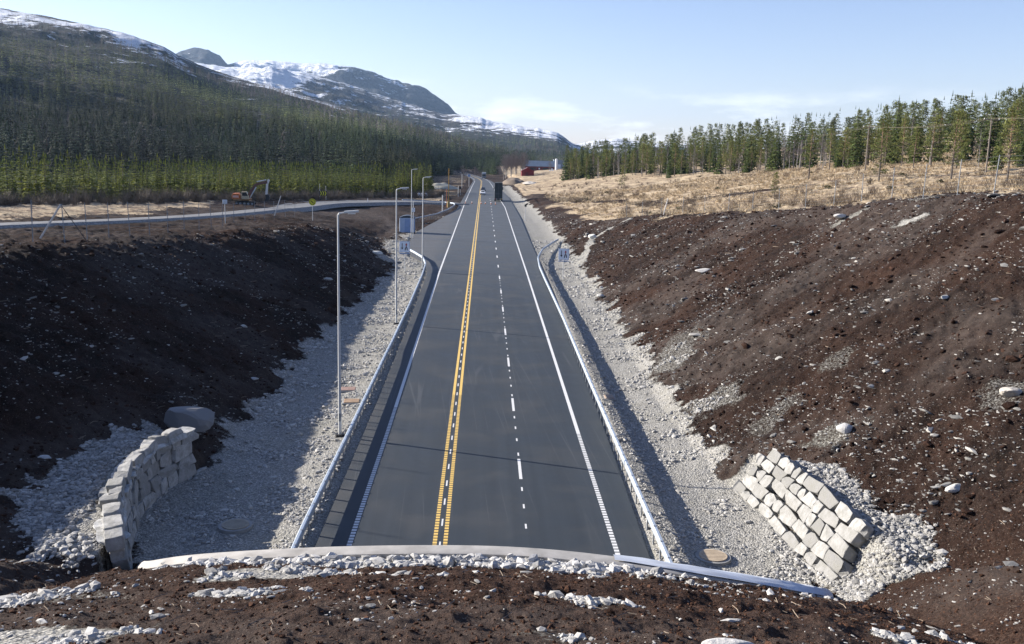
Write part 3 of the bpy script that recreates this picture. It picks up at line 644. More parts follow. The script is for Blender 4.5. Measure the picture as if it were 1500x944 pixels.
def birch(h, seed, stems=1, dens=26, wide=.2):
    rg = np.random.default_rng(seed); mt = MB(); V = []; Fc = []
    def twig(p, d, l, r, dep):
        e = p + d * l; u = np.cross(d, rg.normal(size=3)); u /= np.linalg.norm(u) + 1e-6; i = len(V)
        V.extend([p + u * r, p - u * r, e]); Fc.append((i, i + 1, i + 2)); v = np.cross(d, u); i = len(V); V.extend([p + v * r, p - v * r, e]); Fc.append((i, i + 1, i + 2))
        if dep > 0:
            for _ in range(4):
                f = rg.uniform(.25, 1); nd = d + rg.normal(size=3) * .5; nd[2] += .15; nd /= np.linalg.norm(nd); twig(p + d * l * f, nd, l * rg.uniform(.35, .55), r * .6, dep - 1)
    for s in range(stems):
        bx = rg.uniform(-.08, .08, 2) * h * (1 if stems > 1 else .4); o = rg.uniform(-.3, .3, 2) if stems > 1 else np.zeros(2); f = lambda t: np.array([o[0] + bx[0] * t, o[1] + bx[1] * t, h * t])
        mt.tube([f(0) - np.array([0, 0, .3]), f(.3), f(.6), f(.85), f(1)], [h * .011, h * .009, h * .0065, h * .0035, h * .001], 5)
        for q in range(dens // stems + 4):
            t = rg.uniform(.25, .97); a = rg.uniform(0, 6.28); l = h * wide * (1.15 - t) * rg.uniform(.7, 1.3) + .3; d = np.array([math.cos(a), math.sin(a), rg.uniform(.7, 1.6)]); d /= np.linalg.norm(d); twig(f(t), d, l, h * .0036, 2)
    return mt, (np.array(V), np.array(Fc))
def make_tree(name, label, cat, group, trunk_mb, crown, mt, mc, loc=(0, 0, 0)):
    t = thing(name, label, cat, loc, 0, group); trunk_mb.build('trunk', mt, t, smooth=True)
    V, Fc = crown[0], crown[1]; C = crown[2] if len(crown) > 2 else None
    np_mesh('crown', V, Fc, mc, t, cols=C); return t
def merge(name, temps, placements, m, extra_cols=None):
    """placements: list per template of (x,y,z,scale_xy,scale_z,rot,(r,g,b)) -> one mesh of very many"""
    Vs = []; Fs = []; Cs = []; off = 0
    for (V, Fc, C), pl in zip(temps, placements):
        if not len(pl): continue
        pl = np.asarray(pl, float); n = len(pl); c = np.cos(pl[:, 5])[:, None]; s = np.sin(pl[:, 5])[:, None]
        X = (V[None, :, 0] * c - V[None, :, 1] * s) * pl[:, 3:4] + pl[:, 0:1]; Y = (V[None, :, 0] * s + V[None, :, 1] * c) * pl[:, 3:4] + pl[:, 1:2]; Z = V[None, :, 2] * pl[:, 4:5] + pl[:, 2:3]
        Vs.append(np.stack([X, Y, Z], -1).reshape(-1, 3)); Fs.append((Fc[None] + (np.arange(n) * len(V))[:, None, None] + off).reshape(-1, Fc.shape[1]))
        Cs.append((C[None] * pl[:, None, 6:9]).reshape(-1, 3)); off += n * len(V)
    return np_mesh(name, np.vstack(Vs), np.vstack(Fs), m, cols=np.vstack(Cs))
# ---------------------------------------------------------------- plantation on the left
rg = np.random.default_rng(5)
EDGE = [(-118, 85), (-100, 110), (-84, 140), (-76, 160), (-68, 185), (-64, 210), (-58, 240), (-52, 262), (-45, 282), (-34, 300), (-26, 318), (-22, 345), (-21, 372)]
def trunk(h, r=.012):
    mb = MB(); mb.tube([(0, 0, -.4), (0, 0, h * .3), (0, 0, h * .95)], [h * r, h * r * .75, h * r * .15], 5); return mb
SPV = []
for k in range(6):
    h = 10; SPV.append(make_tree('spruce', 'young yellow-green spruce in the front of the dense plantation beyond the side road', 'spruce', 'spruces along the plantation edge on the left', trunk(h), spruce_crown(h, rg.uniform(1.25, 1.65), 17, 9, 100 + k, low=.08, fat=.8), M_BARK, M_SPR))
E = np.array(EDGE); seg = np.hypot(*np.diff(E, axis=0).T); cum = np.concatenate([[0], np.cumsum(seg)])
front = []
used = set()
for row in range(2):
    s = rg.uniform(0, 1); 
    while s < cum[-1] and len(front) < 215:
        x = np.interp(s, cum, E[:, 0]); y = np.interp(s, cum, E[:, 1]); i = min(len(seg) - 1, int(np.searchsorted(cum, s) - 1)); i = max(i, 0); tx, ty = (E[i + 1] - E[i]) / seg[i]
        nx, ny = -ty, tx
        if nx > 0: nx, ny = -nx, -ny
        dd = row * 2.6 + rg.uniform(-.9, .9); front.append((x + nx * dd, y + ny * dd, row)); s += rg.uniform(2.4, 4.2)
for q, (x, y, row) in enumerate(front):
    k = int(rg.integers(6)); D = math.hypot(x, y); hs = (8.6 + max(0, D - 170) * .012) * rg.uniform(.82, 1.13) / 10; z = gzs(x, y) - .2
    if row == 0: hs *= rg.uniform(.75, 1)
    sc = (hs * rg.uniform(.85, 1.15),) * 2 + (hs,)
    if k not in used:
        used.add(k); o = SPV[k]; o.location = (x, y, z); o.rotation_euler.z = rg.uniform(0, 6.28); o.scale = sc
    else: dup(SPV[k], (x, y, z), rg.uniform(0, 6.28), sc)
# the mass of the plantation behind
LOW = [spruce_crown(10, 1.5, 9, 7, 300 + k, low=.1, twigs=1) for k in range(3)]
pl = [[], [], []]
for _ in range(4600):
    s = rg.uniform(0, cum[-1] + 0); x = np.interp(s, cum, E[:, 0]); y = np.interp(s, cum, E[:, 1]); dd = 7.5 + rg.uniform(0, 1) ** 1.3 * 75
    i = max(0, min(len(seg) - 1, int(np.searchsorted(cum, s) - 1))); tx, ty = (E[i + 1] - E[i]) / seg[i]; nx, ny = -ty, tx
    if nx > 0: nx, ny = -nx, -ny
    x += nx * dd; y += ny * dd
    if x > -21: continue
    hs = (8.7 + max(0, math.hypot(x, y) - 180) * .013) * rg.uniform(.55, 1.05) / 10
    g = rg.uniform(0, 1); w = rg.uniform(.5, 1.4); col = np.array([.15, .175, .032]) * w if g < .75 else np.array([.06, .085, .024]) * w
    pl[int(rg.integers(3))].append((x, y, gzs(x, y) - .2 if _ % 7 == 0 else plateau(x, y) - .4, hs, hs, rg.uniform(0, 6.28), *col))
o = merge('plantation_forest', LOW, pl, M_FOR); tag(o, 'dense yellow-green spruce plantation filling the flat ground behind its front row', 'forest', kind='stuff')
# low grey brush and saplings in front of the plantation
def shrub(seed, n=26, h=1.6):
    rg2 = np.random.default_rng(seed); V = []; Fc = []
    for _ in range(n):
        a = rg2.uniform(0, 6.28); p = np.array([rg2.uniform(-.35, .35), rg2.uniform(-.35, .35), 0]); d = np.array([math.cos(a) * .45, math.sin(a) * .45, 1.0]); l = h * rg2.uniform(.5, 1); e = p + d * l; r = .022
        for u in (np.array([r, 0, 0]), np.array([0, r, 0])):
            i = len(V); V.extend([p + u, p - u, e]); Fc.append((i, i + 1, i + 2))
        for _k in range(3):
            f = rg2.uniform(.4, .95); q = p + d * l * f; dd = d + rg2.normal(size=3) * .5; i = len(V); V.extend([q + np.array([r * .6, 0, 0]), q - np.array([r * .6, r * .6, 0]), q + dd * l * .35]); Fc.append((i, i + 1, i + 2))
    V = np.array(V); return V, np.array(Fc), np.ones_like(V)
SHR = [shrub(400 + k) for k in range(3)]
pl = [[], [], []]
for _ in range(1500):
    s = rg.uniform(0, cum[-1]); x = np.interp(s, cum, E[:, 0]) + rg.uniform(-2, 9) ; y = np.interp(s, cum, E[:, 1]) + rg.uniform(-9, 1)
    if side_road_d(np.array([x]), np.array([y]))[0] < 6 or y > 335: continue
    k = rg.uniform(.5, 1.5); pl[_ % 3].append((x, y, gzs(x, y) - .1, k, k * rg.uniform(.7, 1.3), rg.uniform(0, 6.28), *(np.array([.15, .125, .10]) * rg.uniform(.6, 1.3))))
o = merge('field_brush', SHR, pl, M_FOR); tag(o, 'grey leafless brush and dry stems in front of the spruce plantation', 'brush', kind='stuff')
# ---------------------------------------------------------------- forest on the hillside (a far-off mass)
def far_tree(seed, layers=8, per=5): return spruce_crown(10, 1.55, layers, per, seed, low=.06, twigs=0, fat=.7)
def far_bare(seed):
    rg2 = np.random.default_rng(seed); V = []; Fc = []; C = []
    for _ in range(22):
        a = rg2.uniform(0, 6.28); z = rg2.uniform(1.5, 7); p = np.array([rg2.uniform(-.8, .8), rg2.uniform(-.8, .8), z]); e = p + np.array([math.cos(a) * 1.4, math.sin(a) * 1.4, rg2.uniform(1, 2.5)]); w = np.array([-math.sin(a), math.cos(a), 0]) * .12
        i = len(V); V.extend([p + w, p - w, e]); Fc.append((i, i + 1, i + 2))
    V.extend([np.array([.12, 0, 0]), np.array([-.12, 0, 0]), np.array([0, 0, 7.])]); Fc.append((len(V) - 3, len(V) - 2, len(V) - 1)); V = np.array(V); return V, np.array(Fc), np.ones_like(V)
FT = [far_tree(500), far_tree(501), far_tree(502, 7, 5), far_bare(503), far_bare(504), spruce_crown(10, 1.5, 15, 7, 505, low=.06, twigs=1, fat=.75), spruce_crown(10, 1.35, 15, 7, 506, low=.06, twigs=1, fat=.8)]
def forest_on(H, name, label, n, dens, hrange, size_k, seed, barefrac):
    X, Y, Z, A, S = H; rg = np.random.default_rng(seed); ns, na = X.shape; pl = [[] for _ in FT]; i = rg.uniform(0, 1, n); j = rg.uniform(0, 1, n)
    # even cover in angle, denser towards the foot
    si = i ** 1.0 * (1 / 1.25); ii = si * (ns - 1); jj = j * (na - 1.001); i0 = np.clip(ii.astype(int), 0, ns - 2); j0 = jj.astype(int); fi = ii - i0; fj = jj - j0
    def bl(Q): return (Q[i0, j0] * (1 - fi) + Q[i0 + 1, j0] * fi) * (1 - fj) + (Q[i0, j0 + 1] * (1 - fi) + Q[i0 + 1, j0 + 1] * fi) * fj
    x, y, z, a, s = bl(X), bl(Y), bl(Z), bl(A), bl(S); d = dens(a, s) * (.55 + .9 * ss(.38, .6, fbm(x / 90, y / 90, seed + 3, 4, .6))); keep = rg.uniform(0, 1, n) < d
    x, y, z, a, s = x[keep], y[keep], z[keep], a[keep], s[keep]; bf = barefrac(a, s) * ss(.35, .62, fbm(x / 140, y / 140, seed + 5, 4)) * 1.6; r = rg.uniform(0, 1, len(x)); bare = r < bf
    hh = (hrange[0] + (hrange[1] - hrange[0]) * s) * rg.uniform(.6, 1.3, len(x)) / 10 * size_k; tone = (.5 + 1.0 * vnoise(x / 30, y / 30, seed)) * rg.uniform(.55, 1.5, len(x)); tone = tone * (.5 + .6 * ss(.05, .4, s)); rot = rg.uniform(0, 6.28, len(x)); t3 = rg.integers(0, 3, len(x))
    mixg = ss(.4, .65, fbm(x / 160, y / 160, seed + 8, 3)); tone = tone * (.6 + .8 * ss(.35, .65, fbm(x / 120, y / 120, seed + 12, 3)))
    for q in range(len(x)):
        if bare[q]: pl[3 + q % 2].append((x[q], y[q], z[q] - .3, hh[q] * .9, hh[q] * .9, rot[q], *(np.array([.17, .145, .13]) * tone[q])))
        else: pl[t3[q] if x[q] * x[q] + y[q] * y[q] > 640000 else 5 + q % 2].append((x[q], y[q], z[q] - .3, hh[q], hh[q] * 1.05, rot[q], *((np.array([.055, .085, .04]) * (1 - mixg[q]) + np.array([.15, .165, .062]) * mixg[q]) * tone[q])))
    o = merge(name, FT, pl, M_FOR); tag(o, label, 'forest', kind='stuff')
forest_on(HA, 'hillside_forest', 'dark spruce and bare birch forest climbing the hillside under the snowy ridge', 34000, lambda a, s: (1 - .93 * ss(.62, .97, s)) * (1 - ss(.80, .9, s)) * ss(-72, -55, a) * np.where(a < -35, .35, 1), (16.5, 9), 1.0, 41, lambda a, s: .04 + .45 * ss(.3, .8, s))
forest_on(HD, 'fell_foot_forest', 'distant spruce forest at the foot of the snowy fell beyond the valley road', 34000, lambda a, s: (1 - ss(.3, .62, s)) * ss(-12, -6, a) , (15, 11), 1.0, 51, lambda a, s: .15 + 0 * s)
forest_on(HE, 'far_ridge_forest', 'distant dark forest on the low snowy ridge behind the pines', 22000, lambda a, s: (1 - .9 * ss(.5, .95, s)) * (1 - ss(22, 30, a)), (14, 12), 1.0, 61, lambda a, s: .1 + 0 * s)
# valley floor wood either side of the far road
rg = np.random.default_rng(88); pl = [[], [], []]
for _ in range(3600):
    a = rg.uniform(-9, 3.0); D = rg.uniform(585, 1080); x, y = D * math.sin(math.radians(a)), D * math.cos(math.radians(a))
    if a < -3.4 and D < 400 or abs(x - float(road_dx(y))) < 13 and y < 800 or (x > 8 and y < 880) or (x > -26 and x < 0 and y < 640): continue
    if a > -3.2 and x < 0 and y < 620: continue
    h = rg.uniform(.85, 1.5); w = rg.uniform(.6, 1.3); pl[_ % 3].append((x, y, plateau(x, y) - .3, h, h, rg.uniform(0, 6.28), *(np.array([.05, .072, .026]) * w)))
for _ in range(1200):
    a = rg.uniform(-6.5, -3.2); D = rg.uniform(430, 600); x, y = D * math.sin(math.radians(a)), D * math.cos(math.radians(a))
    if x > -32: continue
    h = rg.uniform(.7, 1.2); w = rg.uniform(.6, 1.3); pl[_ % 3].append((x, y, plateau(x, y) - .3, h, h, rg.uniform(0, 6.28), *(np.array([.06, .08, .028]) * w)))
o = merge('valley_wood', LOW, pl, M_FOR); tag(o, 'dark spruce wood closing the valley behind the far end of the road', 'forest', kind='stuff')
# ---------------------------------------------------------------- woods on the right
def gname(k): return ('pine', 'spruce', 'birch')[k]
PINES = [pine(12, 600 + k, start=(.18, .28, .12, .22, .36)[k], spread=(.19, .16, .2, .18, .17)[k], dens=(52, 46, 56, 50, 40)[k]) for k in range(5)]
SPRS = [(trunk(13), spruce_crown(13, 1.9 + .15 * k, 24, 10, 700 + k, low=.05, fat=.72)) for k in range(4)]
BIRS = [birch(10, 800 + k, stems=(1, 2, 1, 3)[k], dens=(26, 30, 24, 32)[k]) for k in range(4)]
KIND = {0: ('pine', 'Scots pine with bare lower stem and grey-green crown, in the wood above the tan heath', 'pine', 'pines in the wood above the heath on the right'),
        1: ('spruce', 'tall dark pointed spruce rising from the mixed wood above the tan heath', 'spruce', 'dark spruces in the wood above the heath'),
        2: ('birch', 'leafless grey birch in the mixed wood above the tan heath', 'birch', 'leafless birches in the wood above the heath')}
PROTO = {}
def plant(kind, var, x, y, h, label=None, group='same', sxy=1.0):
    key = (kind, var); base = {0: 12., 1: 13., 2: 10.}[kind]; s = h / base; z = gzs(x, y) - .15; rot = random.uniform(0, 6.28)
    nm, lb, cat, gr = KIND[kind]; sc = (s * sxy, s * sxy, s)
    if key not in PROTO:
        src = (PINES, SPRS, BIRS)[kind][var]; t = make_tree(nm, lb, cat, gr, src[0], src[1], (M_BARKP, M_BARK, M_BARKB)[kind], (M_PIN, M_SPRD, M_TWIG)[kind]); PROTO[key] = t
        t.location = (x, y, z); t.rotation_euler.z = rot; t.scale = sc
    else: t = dup(PROTO[key], (x, y, z), rot, sc)
    t['label'] = label or lb
    if group is None:
        if 'group' in t: del t['group']
    else: t['group'] = gr
    return t
def ray_xy(azd, D): a = math.radians(azd); return D * math.sin(a), D * math.cos(a)
# free-standing trees at the wood's lower edge: (azimuth, distance, kind, variant, height, label)
SOLO = [(26.6, 172, 0, 0, 11.0, 'broad pine alone on the heath, second free-standing tree from the right edge'),
        (29.35, 150, 0, 1, 10.6, 'slim pine with bare stem behind the fence at the right edge of the photo'),
        (22.9, 182, 0, 2, 11.5, 'large bushy pine, third free-standing tree from the right edge of the photo'),
        (17.25, 168, 0, 3, 4.6, 'small crooked pine growing out on the heath in front of the birches'),
        (19.1, 205, 0, 4, 10.5, 'round-headed pine standing just right of the leafless birch thicket'),
        (8.3, 330, 0, 2, 7.5, 'small pine standing out on the heath left of centre of the wood edge')]
for a, D, k, v, h, lb in SOLO:
    x, y = ray_xy(a, D); plant(k, v, x, y, h, lb, None)
# wood edge line: azimuth -> distance of the first trees, and height
WE = [(5.0, 440), (6.2, 425), (8, 400), (10, 370), (12, 345), (14, 335), (16.5, 318), (18.5, 290), (20.5, 250), (23, 225), (26, 195), (30, 178), (36, 160), (42, 140)]
rg = np.random.default_rng(77); rw = []
for row in range(4):
    a = 4.9 + row * .15
    while a < 38:
        D = np.interp(a, [q[0] for q in WE], [q[1] for q in WE]) + row * rg.uniform(8, 16) + rg.uniform(-7, 9); u = rg.uniform(0, 1)
        birchy = .72 if 16.5 < a < 20.0 and row < 4 else (.16 if row < 2 else .2)
        k = 2 if u < birchy else (1 if u < birchy + (.26 + .06 * row) else 0)
        rw.append((a, D, k, row)); a += (rg.uniform(.26, .62) + .05 * row) * (1 if a < 31 else 2.2) * 330 / D * .92 * (1 + .6 * (a > 22))
rw = rw[:300]
nk = {0: 5, 1: 4, 2: 4}
for (a, D, k, row) in rw:
    x, y = ray_xy(a, D); h = {0: rg.uniform(7.5, 13.5), 1: rg.uniform(8, 17), 2: rg.uniform(8, 12)}[k] * (1.12 if a < 12 else .94) * (.9 + .05 * row); plant(k, int(rg.integers(nk[k])), x, y, h, sxy=rg.uniform(.85, 1.2))
print('right wood', len(rw), 'front spruces', len(front))
# deeper wood behind
LOWP = []
for k in range(2):
    v = PINES[k][1]; LOWP.append((v[0][:int(len(v[0]) * .6) // 3 * 3] , v[1][:int(len(v[0]) * .6) // 3], v[2][:int(len(v[0]) * .6) // 3 * 3]))
DEEP = [spruce_crown(12, 2.0, 12, 8, 900, twigs=1), spruce_crown(12, 1.7, 12, 8, 901, twigs=1), (PINES[0][1]), (PINES[1][1])]
pl = [[] for _ in DEEP]
for q in range(980):
    a = rg.uniform(4.8, 44); D = np.interp(a, [p[0] for p in WE], [p[1] for p in WE]) + 52 + 25 * (a > 22) + rg.uniform(0, 1) ** 1.1 * 170; x, y = ray_xy(a, D); k = int(rg.choice([0, 1, 2, 3], p=[.3, .25, .25, .2])); h = rg.uniform(.6, 1.4); w = rg.uniform(.75, 1.15)
    col = np.array([.075, .105, .035]) * w if k < 2 else np.array([.15, .17, .058]) * w
    pl[k].append((x, y, plateau(x, y) - .2, h * .95, h, rg.uniform(0, 6.28), *col))
o = merge('deep_wood', DEEP, pl, M_FOR); tag(o, 'dark mixed wood behind the first trees above the heath on the right', 'forest', kind='stuff')
# bare trees far down the road
FARB = [birch(9, 850 + k, stems=3, dens=60, wide=.42) for k in range(2)]
def far_tree_thing(x, y, h, label, group=None, var=0):
    t = make_tree('bare_tree', label, 'bare tree', group, *FARB[var], M_BARKB, M_TWIG) if ('fb', var) not in PROTO else dup(PROTO[('fb', var)], (0, 0, 0))
    PROTO.setdefault(('fb', var), t); t['label'] = label; t.location = (x, y, gzs(x, y) - .2); s = h / 9; t.scale = (s, s, s)
    if group: t['group'] = group
    elif 'group' in t: del t['group']
    return t
far_tree_thing(-11, 478, 8.5, 'round bare grey tree left of the far road, nearer and wider of two')
far_tree_thing(-5.6, 520, 7.8, 'round bare grey tree beside the far end of the road, right-hand one of two', var=1)
for k in range(16):
    x = 11.5 + k * .85 + random.uniform(-.8, .8); far_tree_thing(x, 560 + random.uniform(-20, 45), random.uniform(9.5, 14), 'leafless grey-brown tree in the thicket left of the red shed', 'leafless trees in the thicket by the red shed', k % 2)
far_tree_thing(44, 640, 7, 'small bare tree standing in front of the long barn')
# ---------------------------------------------------------------- scrub and grass tufts on the heath to the right
pl = [[], [], []]; n = 0
while n < 800:
    a = rg.uniform(2.5, 36); D = rg.uniform(0, 1) ** .8 * 330 + 62; x, y = ray_xy(a, D)
    fr = float(tab(FOOT_R, y)); 
    if (x - fr) * float(tab(SLP_R, y)) < float(plateau(x, y)) + 1.5 or D > np.interp(a, [q[0] for q in WE], [q[1] for q in WE]): n += .2; continue
    if vnoise(x / 9, y / 9, 5) < .45: n += .2; continue
    k = rg.uniform(.3, 1.0); pl[int(n) % 3].append((x, y, gzs(x, y), k * 1.3, k, rg.uniform(0, 6.28), *(np.array([.22, .17, .125]) * rg.uniform(.5, 1.3)))); n += 1
def juniper(seed):
    rg2 = np.random.default_rng(seed); V = []; Fc = []; C = []
    for _ in range(3): clump(rg2, V, Fc, C, np.array([rg2.uniform(-.4, .4), rg2.uniform(-.4, .4), rg2.uniform(.3, .7)]), .55, 26, 1)
    return np.array(V), np.array(Fc), np.array(C)[:, None] * np.ones(3)
JUN = [juniper(5), juniper(6)]; pj = [[], []]
for q in range(170):
    a = rg.uniform(3.5, 34); D = rg.uniform(75, 380); x, y = ray_xy(a, D); fr = float(tab(FOOT_R, y))
    if (x - fr) * float(tab(SLP_R, y)) < float(plateau(x, y)) + 2 or vnoise(x / 14, y / 14, 9) < .5: continue
    k = rg.uniform(.35, 1.1); pj[q % 2].append((x, y, gzs(x, y) - .1, k * 1.3, k, rg.uniform(0, 6.28), *(np.array([.075, .07, .03]) * rg.uniform(.6, 1.2))))
def tuft(seed):
    rg2 = np.random.default_rng(seed); V = []; Fc = []
    for _ in range(14):
        a = rg2.uniform(0, 6.28); p = np.array([math.cos(a), math.sin(a), 0]) * rg2.uniform(0, .14); e = p + np.array([math.cos(a) * .2, math.sin(a) * .2, rg2.uniform(.1, .26)]); w = np.array([-math.sin(a), math.cos(a), 0]) * .03
        i = len(V); V.extend([p + w, p - w, e]); Fc.append((i, i + 1, i + 2))
    V = np.array(V); return V, np.array(Fc), np.ones_like(V)
TU = [tuft(k) for k in range(3)]; pt = [[], [], []]; xs = []
aa = rg.uniform(2.5, 35, 30000); DDs = 58 + rg.uniform(0, 1, 30000) ** 1.3 * 260; xs = DDs * np.sin(np.radians(aa)); ysx = DDs * np.cos(np.radians(aa)); ok = (xs - tab(FOOT_R, ysx)) * tab(SLP_R, ysx) > plateau(xs, ysx) + 1.2
ok &= vnoise(xs / 5, ysx / 5, 15) > .35; xs, ysx, DDs = xs[ok][:16000], ysx[ok][:16000], DDs[ok][:16000]; zs = height(xs, ysx)
for q in range(len(xs)):
    k = rg.uniform(.7, 1.5) * (1 + DDs[q] / 260); pt[q % 3].append((xs[q], ysx[q], zs[q] - .03, k, k, rg.uniform(0, 6.28), *(np.array([.60, .48, .32]) * rg.uniform(.6, 1.1))))
o = merge('heath_scrub', SHR + JUN + TU, pl + pj + pt, M_FOR); tag(o, 'bleached grass tufts, juniper and bare scrub covering the tan heath', 'scrub', kind='stuff')
# ================================================================= loose stone
def m_stone(N, b):
    P = N.pos(); c = N.attr('col'); n = N.noise(P, 14, 4, .65); c = N.mix(N.ramp(n, [(.35, .3), (.7, 0)]), c, (.2, .195, .18)); N.l.new(c, b.inputs['Base Color']); b.inputs['Specular IOR Level'].default_value = .3
    N.l.new(N.bump(n, .5, .03), b.inputs['Normal'])
M_STONE = mat('broken_stone', m_stone, rough=.9)
def ico():
    t = (1 + 5 ** .5) / 2; V = np.array([(-1, t, 0), (1, t, 0), (-1, -t, 0), (1, -t, 0), (0, -1, t), (0, 1, t), (0, -1, -t), (0, 1, -t), (t, 0, -1), (t, 0, 1), (-t, 0, -1), (-t, 0, 1)], float); V /= np.linalg.norm(V[0])
    F = np.array([(0, 11, 5), (0, 5, 1), (0, 1, 7), (0, 7, 10), (0, 10, 11), (1, 5, 9), (5, 11, 4), (11, 10, 2), (10, 7, 6), (7, 1, 8), (3, 9, 4), (3, 4, 2), (3, 2, 6), (3, 6, 8), (3, 8, 9), (4, 9, 5), (2, 4, 11), (6, 2, 10), (8, 6, 7), (9, 8, 1)])
    return V, F
IV, IF = ico()
def subdiv(V, F):
    V = list(map(tuple, V)); d = {}; out = []
    def mid(a, b):
        k = (min(a, b), max(a, b))
        if k not in d:
            m = np.array(V[a]) + np.array(V[b]); m /= np.linalg.norm(m); V.append(tuple(m)); d[k] = len(V) - 1
        return d[k]
    for a, b, c in F:
        x, y, z = mid(a, b), mid(b, c), mid(c, a); out += [(a, x, z), (b, y, x), (c, z, y), (x, y, z)]
    return np.array(V), np.array(out)
def scatter(name, label, x, y, size, cols, flat=(.35, .8), sink=.25, cat='stones', m=None, seed=0, elong=(.7, 1.5)):
    """many broken stones in one mesh, each its own jagged shape"""
    rg = np.random.default_rng(seed + 900); n = len(x); z = height(x, y); k = len(IV)
    # blocky: stretch towards a box, then jitter
    B = np.sign(IV) * np.abs(IV) ** .6; B /= np.abs(B).max()
    J = B[None] * (1 + rg.uniform(-.3, .22, (n, k, 1))) ; S = np.stack([rg.uniform(*elong, n), rg.uniform(.6, 1.0, n), rg.uniform(*flat, n)], -1) * size[:, None] * .5
    J = J * S[:, None, :]; a = rg.uniform(0, 6.28, n); tx = rg.uniform(-.5, .5, n); 
    ct, st = np.cos(tx)[:, None], np.sin(tx)[:, None]; Y1 = J[:, :, 1] * ct - J[:, :, 2] * st; Z1 = J[:, :, 1] * st + J[:, :, 2] * ct
    ca, sa = np.cos(a)[:, None], np.sin(a)[:, None]; X2 = J[:, :, 0] * ca - Y1 * sa; Y2 = J[:, :, 0] * sa + Y1 * ca
    V = np.stack([X2 + x[:, None], Y2 + y[:, None], Z1 + (z + S[:, 2] * (1 - 2 * sink))[:, None]], -1).reshape(-1, 3)
    F = (IF[None] + (np.arange(n) * k)[:, None, None]).reshape(-1, 3); C = np.repeat(cols, k, axis=0)
    o = np_mesh(name, V, F, m or M_STONE, cols=C); return tag(o, label, cat, kind='stuff')
def samp(n, x0, x1, y0, y1, fn, seed, k=1.6, maxit=40):
    """positions thinned with distance so that stones stay about as dense to the eye"""
    rg = np.random.default_rng(seed); X = []; Y = []; c = 0
    for _ in range(maxit):
        y = y0 * (y1 / y0) ** rg.uniform(0, 1, n); x = rg.uniform(x0, x1, n); w = fn(x, y); kp = rg.uniform(0, 1, n) < w
        X.append(x[kp]); Y.append(y[kp]); c += kp.sum()
        if c >= n: break
    return np.concatenate(X)[:n], np.concatenate(Y)[:n]
MANH = [(-10.1, 36.9), (9.3, 34.4), (-8.0, 56.2), (-8.7, 59.6), (8.3, 58.4)]
def offroad(x, y):
    clear = np.ones(np.shape(x), bool)
    for a, b in MANH: clear &= np.hypot(x - a, y - b) > .95
    # keep the wall faces clear
    clear &= ~((y > 33.2) & (y < 43.5) & (x > 0) & (x > tab(FOOT_R, y) - .15) & (x < tab(FOOT_R, y) + 1.75)) & ~((y > 31.5) & (y < 43.5) & (x < 0) & (-x > tab(FOOT_L, y) - .2) & (-x < tab(FOOT_L, y) + 1.3))
    return clear * offroad0(x, y)
def offroad0(x, y): 
    e = np.maximum(-x - tab(ASPH_L, y), x - tab(ASPH_R, y)); return ((e > .35) | (y < lip_y(x) - .1)) * (side_road_d(x, y) > 4.2)
rg = np.random.default_rng(3)
def greys(n, lo, hi, warm=.96): g = rg.uniform(lo, hi, n); return np.stack([g, g * (1 - (1 - warm) * .3), g * warm], -1)
# gravel in the corridor and terraces
x, y = samp(30000, -19, 18, 27, 170, lambda x, y: (gravel_mask(x, y) > .45) * offroad(x, y) * (.08 + .92 * ss(.4, .65, vnoise(x / 1.8, y / 1.8, 8))) * (1 - .6 * ((x > 7.4) & (x < 10.6))) * (y > lip_y(x) + .3), 1)
sz = (.035 + rg.exponential(.032, len(x))).clip(.035, .2) * (1 + y / 130); scatter('crushed_gravel', 'pale crushed stone lining both ditches beside the road and behind the wing walls', x, y, sz, greys(len(x), .24, .55, .90), seed=1, cat='gravel')
# coarse broken rock on the terrace and round the right wing wall
x, y = samp(9500, -18.5, 17, 29, 46, lambda x, y: (gravel_mask(x, y) > .5) * ((x < -14.3) | (x > 12.9)) * offroad(x, y), 2)
sz = .05 + rg.exponential(.045, len(x)).clip(0, .2); scatter('terrace_stones', 'coarse pale broken rock heaped behind the two stone walls', x, y, sz, greys(len(x), .17, .42, .92), seed=2, cat='gravel')
# pale stones in the peat of both cuttings
def peatw(x, y):
    d = vnoise(x / 3.2, y / 3.2, 18) ; s = gravel_mask(x, y); return (s < .5) * offroad(x, y) * (.12 + .6 * ss(.5, .8, d) + .6 * s) * (y > 24) * (np.where(x > 0, 1, .55)) * (plateau(x, y) + 1.6 > (np.abs(x) - 12) * .5)
x, y = samp(20000, -45, 46, 26, 240, peatw, 3)
sz = (.028 + rg.exponential(.026, len(x)) + .22 * (rg.uniform(0, 1, len(x)) < .008)).clip(.03, .6) * (1 + y / 120); scatter('peat_stones', 'pale stones and slabs strewn over the dark peat slopes', x, y, sz, greys(len(x), .13, .46, .88), flat=(.2, .55), seed=3, elong=(.8, 2.2))
# peat clods: dark lumps that break up the smooth slopes
x, y = samp(16000, -45, 46, 24, 200, lambda x, y: (gravel_mask(x, y) < .45) * offroad(x, y) * (y > lip_y(x) + .3) * (plateau(x, y) + 1.4 > (np.abs(x) - 12) * .5), 4)
sz = (.04 + rg.exponential(.04, len(x))).clip(.04, .5) * (1 + y / 120); b = rg.uniform(.55, 1.35, len(x))[:, None] * np.where(rg.uniform(0, 1, len(x)) < .22, 1.7, 1)[:, None]
M_CLOD = mat('peat_clod', lambda N, b_: (N.l.new(N.attr('col'), b_.inputs['Base Color']), N.l.new(N.bump(N.noise(N.pos(), 9, 5, .7), 1, .1), b_.inputs['Normal'])), rough=.95, spec=.06)
scatter('peat_clods', 'dark brown lumps of turned peat on the cutting slopes', x, y, sz, np.array([[.036, .0205, .015]]) * b, seed=4, m=M_CLOD, sink=.35, cat='soil')
